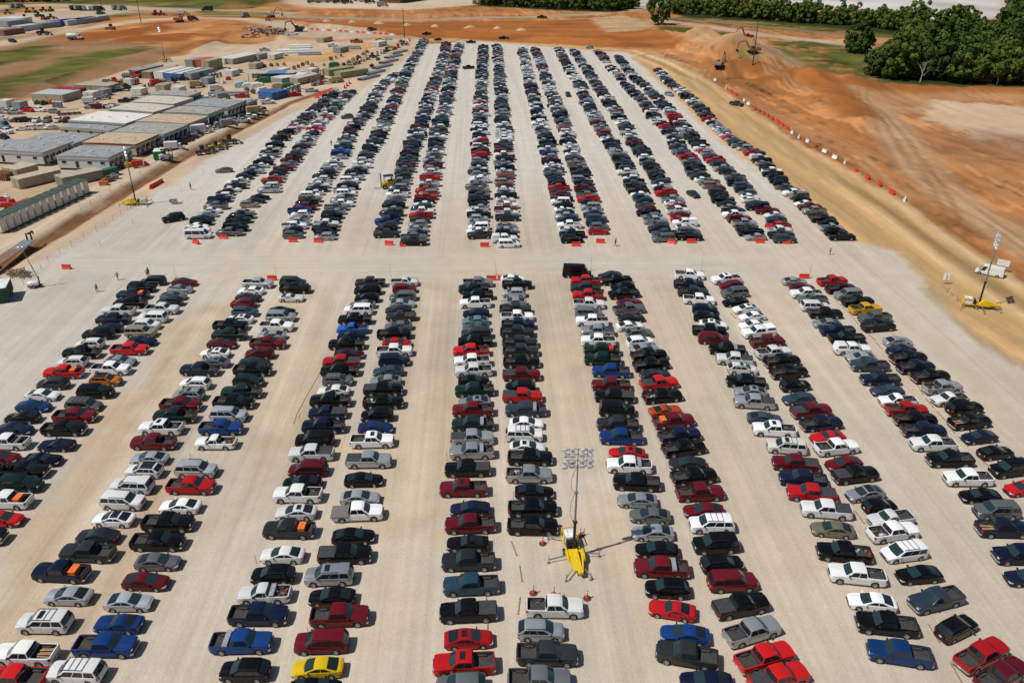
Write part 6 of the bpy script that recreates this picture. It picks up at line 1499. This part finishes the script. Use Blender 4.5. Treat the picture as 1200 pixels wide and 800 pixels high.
# poles
def utility_pole(px, py, h, label):
    t = empty('utility_pole', GT(px, py), 0, label, 'pole', 'poles')
    b = MB(); b.tube((0, 0, 0), (0, 0, h), .28, .16, 8); put('shaft', b.mesh('shaft', [M('pole_dark', (.05, .05, .052), .7)]), t)
    b = MB(); b.box((0, 0, h * .9), (2.4, .15, .18)); put('crossarm', b.mesh('crossarm', [GRY]), t)
    for x in (-1, 0, 1): b = MB(); b.tube((x, 0, h * .9), (x, 0, h * .9 + .5), .07, n=6); put('insulator', b.mesh('insulator', [BLK]), t)
utility_pole(165.5, 27.5, 26, "tall dark pole beside the dirt road at the top left")
utility_pole(474, 44, 17, "pole at the far left corner of the lot")
utility_pole(882, 76, 20, "thin pole standing on the embankment by the brown excavator")
utility_pole(1108, 57, 20, "pale pole among the trees at the right")
utility_pole(120, 12, 10, "short pole in the far left compound")
# far left compound vehicles
for i, (x, y, c) in enumerate([(88, 12, 'black'), (93, 12, 'grey'), (98, 12.5, 'black'), (103, 12.5, 'grey'), (108, 12.5, 'white'), (113, 12.5, 'grey'), (118, 13, 'black'), (118, 17, 'green'), (60, 13.5, 'green'), (52, 14, 'green'), (33, 15, 'yellow'), (40, 15, 'yellow'), (10, 17, 'yellow'), (30, 23, 'red'), (52, 23.5, 'red'), (61, 22.5, 'red'), (46, 20, 'green'), (18, 9.5, 'grey'), (24, 9.5, 'grey'), (137, 11.5, 'grey'), (144, 12, 'grey'), (190, 18.5, 'red'), (183, 18, 'red'), (288, 20.5, 'grey')]):
    if c in ('black', 'grey', 'white'): tank_truck(x, y, 70, MACH[c], f"{c} truck in the far left compound, {ORD[i]} along", 1.1, 'box')
    else: loader(x, y, 20 + 40 * (i % 3), MACH[c], f"{c} machine in the far left compound, {ORD[i]} along", 1.3)
# houses and industry at the top right
def house(px, py, rz, wm, rm, label, s=1.0):
    t = empty('house', GT(px, py), R(rz), label, 'house'); t.scale = (s,) * 3
    b = MB(); b.box((0, 0, 1.5), (12, 8, 3)); b.prism([(-4, 3), (0, 5.4), (4, 3)], -6, 6) if False else b.add([(-6, -4, 3), (-6, 4, 3), (-6, 0, 5.3), (6, -4, 3), (6, 4, 3), (6, 0, 5.3)], [(0, 1, 2), (3, 5, 4), (0, 2, 5, 3), (1, 4, 5, 2), (0, 3, 4, 1)]); put('wall', b.mesh('wall', [wm]), t)
    for sy in (1, -1):
        b = MB(); b.add([(-6.5, sy * 4.6, 2.75), (6.5, sy * 4.6, 2.75), (6.5, 0, 5.45), (-6.5, 0, 5.45), (-6.5, sy * 4.6, 2.95), (6.5, sy * 4.6, 2.95), (6.5, 0, 5.65), (-6.5, 0, 5.65)], [(0, 1, 2, 3), (4, 7, 6, 5), (0, 4, 5, 1), (1, 5, 6, 2), (0, 3, 7, 4)]); put('roof', b.mesh('roof', [rm]), t)
    for x in (-3.5, 3): b = MB(); b.box((x, -4.03, 1.7), (1.3, .06, 1.2)); put('window', b.mesh('window', [DARKWIN]), t)
    b = MB(); b.box((0, -4.03, 1.1), (1.0, .06, 2.1)); put('door', b.mesh('door', [BRN]), t)
house(1150, 93, 60, M('house_wood', (.22, .11, .06), .8), M('shingle_brown', (.27, .15, .09), .8, 0, .3), "brown roofed wooden house half hidden in the right hand trees", 1.1)
house(1199, 88, 30, M('house_pale', (.4, .3, .22), .8), M('shingle_tan', (.33, .2, .13), .8, 0, .3), "tan roofed house at the right frame edge behind the trees")
for i, (x, y, h, w) in enumerate([(935, 1, 9, 12), (950, 3, 7, 14), (965, 0, 14, 8), (978, 2, 9, 12), (1000, -2, 7, 16), (905, -1, 8, 10)]):
    a, b_ = (x - w * .5, y), (x + w * .5, y + .4)
    block(a, b_, (x + w * .5 + 2, y - 3), h, [WALLC['grey'], WHT, WALLC['cream']][i % 3], ROOFC['cream'], f"pale industrial block behind the tree line, {ORD[i]} of the group from left", 4)
# blue car in the yard of the house
lone('s', 1086, 90, 20, 'l', "pale blue car parked under the trees at the right", 0, 1.3)

# ------------------------------------------------------------------ trees
def leaf_material(name, c0, c1):
    m, N, L, Pb = nm(name)
    oi = N.new("ShaderNodeObjectInfo"); tc = N.new("ShaderNodeTexCoord"); nz = N.new("ShaderNodeTexNoise"); nz.inputs["Scale"].default_value = .5; nz.inputs["Detail"].default_value = 3
    L.new(tc.outputs["Object"], nz.inputs["Vector"])
    ad = N.new("ShaderNodeMath"); ad.operation = 'MULTIPLY_ADD'; ad.inputs[1].default_value = .85; L.new(oi.outputs["Random"], ad.inputs[0]); L.new(nz.outputs["Fac"], ad.inputs[2])
    mp = N.new("ShaderNodeMapRange"); mp.inputs["From Min"].default_value = .35; mp.inputs["From Max"].default_value = 1.1; L.new(ad.outputs[0], mp.inputs["Value"])
    mx = N.new("ShaderNodeMix"); mx.data_type = 'RGBA'; mx.inputs["A"].default_value = (*c0, 1); mx.inputs["B"].default_value = (*c1, 1)
    L.new(mp.outputs[0], mx.inputs["Factor"]); L.new(mx.outputs["Result"], Pb.inputs["Base Color"])
    Pb.inputs["Roughness"].default_value = .7; Pb.inputs["Specular IOR Level"].default_value = .15
    return m
LEAF = leaf_material('foliage', (.012, .034, .006), (.072, .105, .015))
BARK = M('bark', (.09, .065, .045), .9)
def crown_geo(b, R0, H0, zc, nclump, per, sd, leaf=.42, mi=0, off=Vector((0, 0, 0))):
    r_ = random.Random(sd)
    for i in range(nclump):
        while True:
            d = Vector((r_.uniform(-1, 1), r_.uniform(-1, 1), r_.uniform(-.85, 1)))
            if .35 < d.length < 1: break
        c = Vector((d.x * R0, d.y * R0, zc + d.z * H0)); cr = R0 * r_.uniform(.13, .34)
        for k in range(per):
            n = Vector((r_.gauss(0, 1), r_.gauss(0, 1), r_.gauss(.35, 1))).normalized()
            p = c + n * cr * r_.uniform(.7, 1.05) + off
            u = n.orthogonal().normalized(); a = r_.uniform(0, 6.28); v = n.cross(u); u, v = u * math.cos(a) + v * math.sin(a), v * math.cos(a) - u * math.sin(a)
            s = leaf * r_.uniform(.6, 1.3)
            b.add([p - u * s - v * s * .3, p + u * s * .2 - v * s * .8, p + u * s + v * s * .25, p - u * s * .1 + v * s * .85], [(0, 1, 2, 3)], mi)
def raw_mesh(b, name, mats):
    me = bpy.data.meshes.new(name); me.from_pydata([tuple(v) for v in b.v], [], b.f)
    for m in mats: me.materials.append(m)
    me.update(); return me
def trunk_geo(h, sd):
    r_ = random.Random(sd); b = MB(); b.tube((0, 0, -.3), (.1, .05, h * .45), .34, .22, 8); b.tube((.1, .05, h * .45), (.2, -.1, h * .75), .22, .1, 7)
    for i in range(6):
        a = i * 1.05 + r_.uniform(-.3, .3); z = h * r_.uniform(.3, .55); b.tube((.1, .05, z), (math.cos(a) * h * .27, math.sin(a) * h * .27, z + h * r_.uniform(.15, .3)), .12, .04, 6)
    return b
TREES = []
for sd, (R0, H0, zc, n) in enumerate([(4.4, 5.0, 5.4, 46), (5.2, 4.6, 4.9, 52), (3.8, 5.2, 5.4, 40), (5.4, 4.9, 5.0, 56)]):
    b = MB(); crown_geo(b, R0, H0, zc, n, 58, sd + 3); TREES.append((raw_mesh(b, 'crown', [LEAF]), trunk_geo(9, sd).mesh('trunk', [BARK])))
tree_n = [0]
def tree(px, py, s, label, group, k=None, dz=0):
    k = tree_n[0] % 4 if k is None else k; tree_n[0] += 1
    t = empty('tree', GT(px, py), random.uniform(0, 6.28), label, 'tree', group); sc = s * random.uniform(.74, 1.12); t.scale = (sc, sc, sc * random.uniform(.85, 1.2))
    put('trunk', TREES[k][1], t); put('crown', TREES[k][0], t)
tree(771, 29, 1.75, "lone round tree left of the tree line at the end of the upper track", 'single trees', 0)
tree(1006, 61, 1.5, "dark round tree standing in the grass left of the big grove", 'single trees', 1)
tree(1001, 62.5, .85, "small bushy tree at the foot of the dark round one", 'single trees', 3); tree(1016, 60, .8, "small pale tree right of the dark round one", 'single trees', 2)
grove = [(1022, 88, 1.5), (1036, 90, 1.7), (1050, 93, 1.8), (1064, 91, 1.5), (1078, 86, 1.4), (1098, 93, 1.7), (1112, 95, 1.8), (1126, 97, 1.7), (1138, 96, 1.3), (1170, 98, 1.6), (1183, 99, 1.3), (1200, 99, 1.2),
         (1040, 78, 1.6), (1058, 76, 1.6), (1076, 74, 1.5), (1094, 78, 1.8), (1112, 80, 1.9), (1130, 82, 1.9), (1148, 80, 1.7), (1166, 82, 1.7), (1184, 80, 1.8), (1204, 80, 1.8), (1062, 60, 1.5), (1080, 62, 1.6), (1100, 66, 1.8), (1120, 67, 1.9), (1142, 66, 1.8), (1162, 67, 1.8), (1182, 66, 1.9), (1204, 64, 2.0), (1130, 54, 1.8), (1150, 52, 1.8), (1172, 52, 1.9), (1194, 50, 2.1), (1188, 36, 2.1), (1204, 34, 2.2), (1176, 40, 1.9), (1198, 20, 2.2), (1186, 24, 1.9), (1206, 8, 2.2), (1216, 96, 1.6), (1222, 70, 2.0), (1222, 44, 2.0)]
for i, (x, y, s) in enumerate(grove):
    e = "front edge" if y > 84 else "middle" if y > 58 else "back"
    j = sum(1 for q in grove[:i] if ("front edge" if q[1] > 84 else "middle" if q[1] > 58 else "back") == e)
    tree(x, y, s, f"leafy green tree in the {e} of the right grove, {ORD[j]} planted along", 'trees of the right grove')
for x, y, a in ((1078, 97, 0), (1168, 100, 1)):
    t = empty('bare_tree', GT(x, y), a * 2, "bare pale dead tree at the grove edge beside the brown house" if a else "bare pale dead tree at the grove edge by the pale blue car", 'tree', 'single trees')
    b = MB(); b.tube((0, 0, 0), (.3, 0, 5), .3, .18); b.tube((.3, 0, 5), (1.2, .3, 10), .18, .06)
    for i in range(7): an = i * .9; b.tube((.2, 0, 2.5 + i * .8), (.2 + math.cos(an) * 3.2, math.sin(an) * 3.2, 6 + i * .9), .12, .03, 5)
    put('trunk', b.mesh('trunk', [M('dead_bark', (.36, .31, .25), .9)]), t)
def wood(name, pts, step, s0, s1, depth, label, sd):
    r_ = random.Random(sd); b = MB(); n = 0
    for (a, c) in zip(pts, pts[1:]):
        A, B = G(*a), G(*c); L_ = (B - A).length; k = max(1, int(L_ / step))
        for i in range(k):
            for d in range(depth):
                p = A.lerp(B, (i + r_.random()) / k) + Vector((r_.uniform(-3, 3), d * step * .9 + r_.uniform(-3, 3), 0)); s = r_.uniform(s0, s1); p.z = 0
                crown_geo(b, 5.0 * s, 4.9 * s * r_.uniform(.7, 1.2), 4.3 * s, 19, 34, r_.randrange(9999), .72 * s ** .5, 0, p)
                b.tube(p + Vector((0, 0, -.5)), p + Vector((0, 0, 5 * s)), .3, .2, 5, 1); n += 1
    setp(put(name, raw_mesh(b, name, [LEAF, BARK])), label, None, None, 'stuff'); return n
print('wood', wood('woods', [(786, 17), (830, 18), (880, 22), (930, 26), (985, 30), (1040, 34), (1075, 40)], 8.5, 1.0, 1.7, 3, "dark green woods along the far side of the top right track", 1),
      wood('woods', [(562, 5.5), (620, 9), (680, 12), (722, 13), (742, 9)], 10, 1.0, 1.6, 3, "dark green woods behind the orange earthworks at the top", 2),
      wood('woods', [(-30, 3), (30, 3), (80, 1), (126, -2)], 10, .9, 1.3, 2, "dark green woods at the top left corner", 3),
      wood('woods', [(1030, 24), (1075, 26), (1115, 30), (1160, 34)], 9, 1.0, 1.6, 2, "dark woods in front of the pale quarry", 4))

# ------------------------------------------------------------------ things that share a label are told apart by their order across the lot
shared = {}
for o in SC.objects:
    if o.parent is None and o.get("label") and o.get("category"): shared.setdefault(o["label"], []).append(o)
for lab, os_ in shared.items():
    if 1 < len(os_) <= len(ORD):
        for i, o in enumerate(sorted(os_, key=lambda o: o.location.x)):
            base_ = lab.replace('thin brown wooden lath lying on gravel', 'wooden lath').replace('short brown wooden stake standing upright in the gravel', 'short brown wooden stake in the lot gravel')
            t = f"{base_}, {ORD[i]} from left"
            if len(re.findall(r"[A-Za-z0-9'-]+", t)) > 16: t = t.replace('near-lot row from left', 'near row')
            o["label"] = t
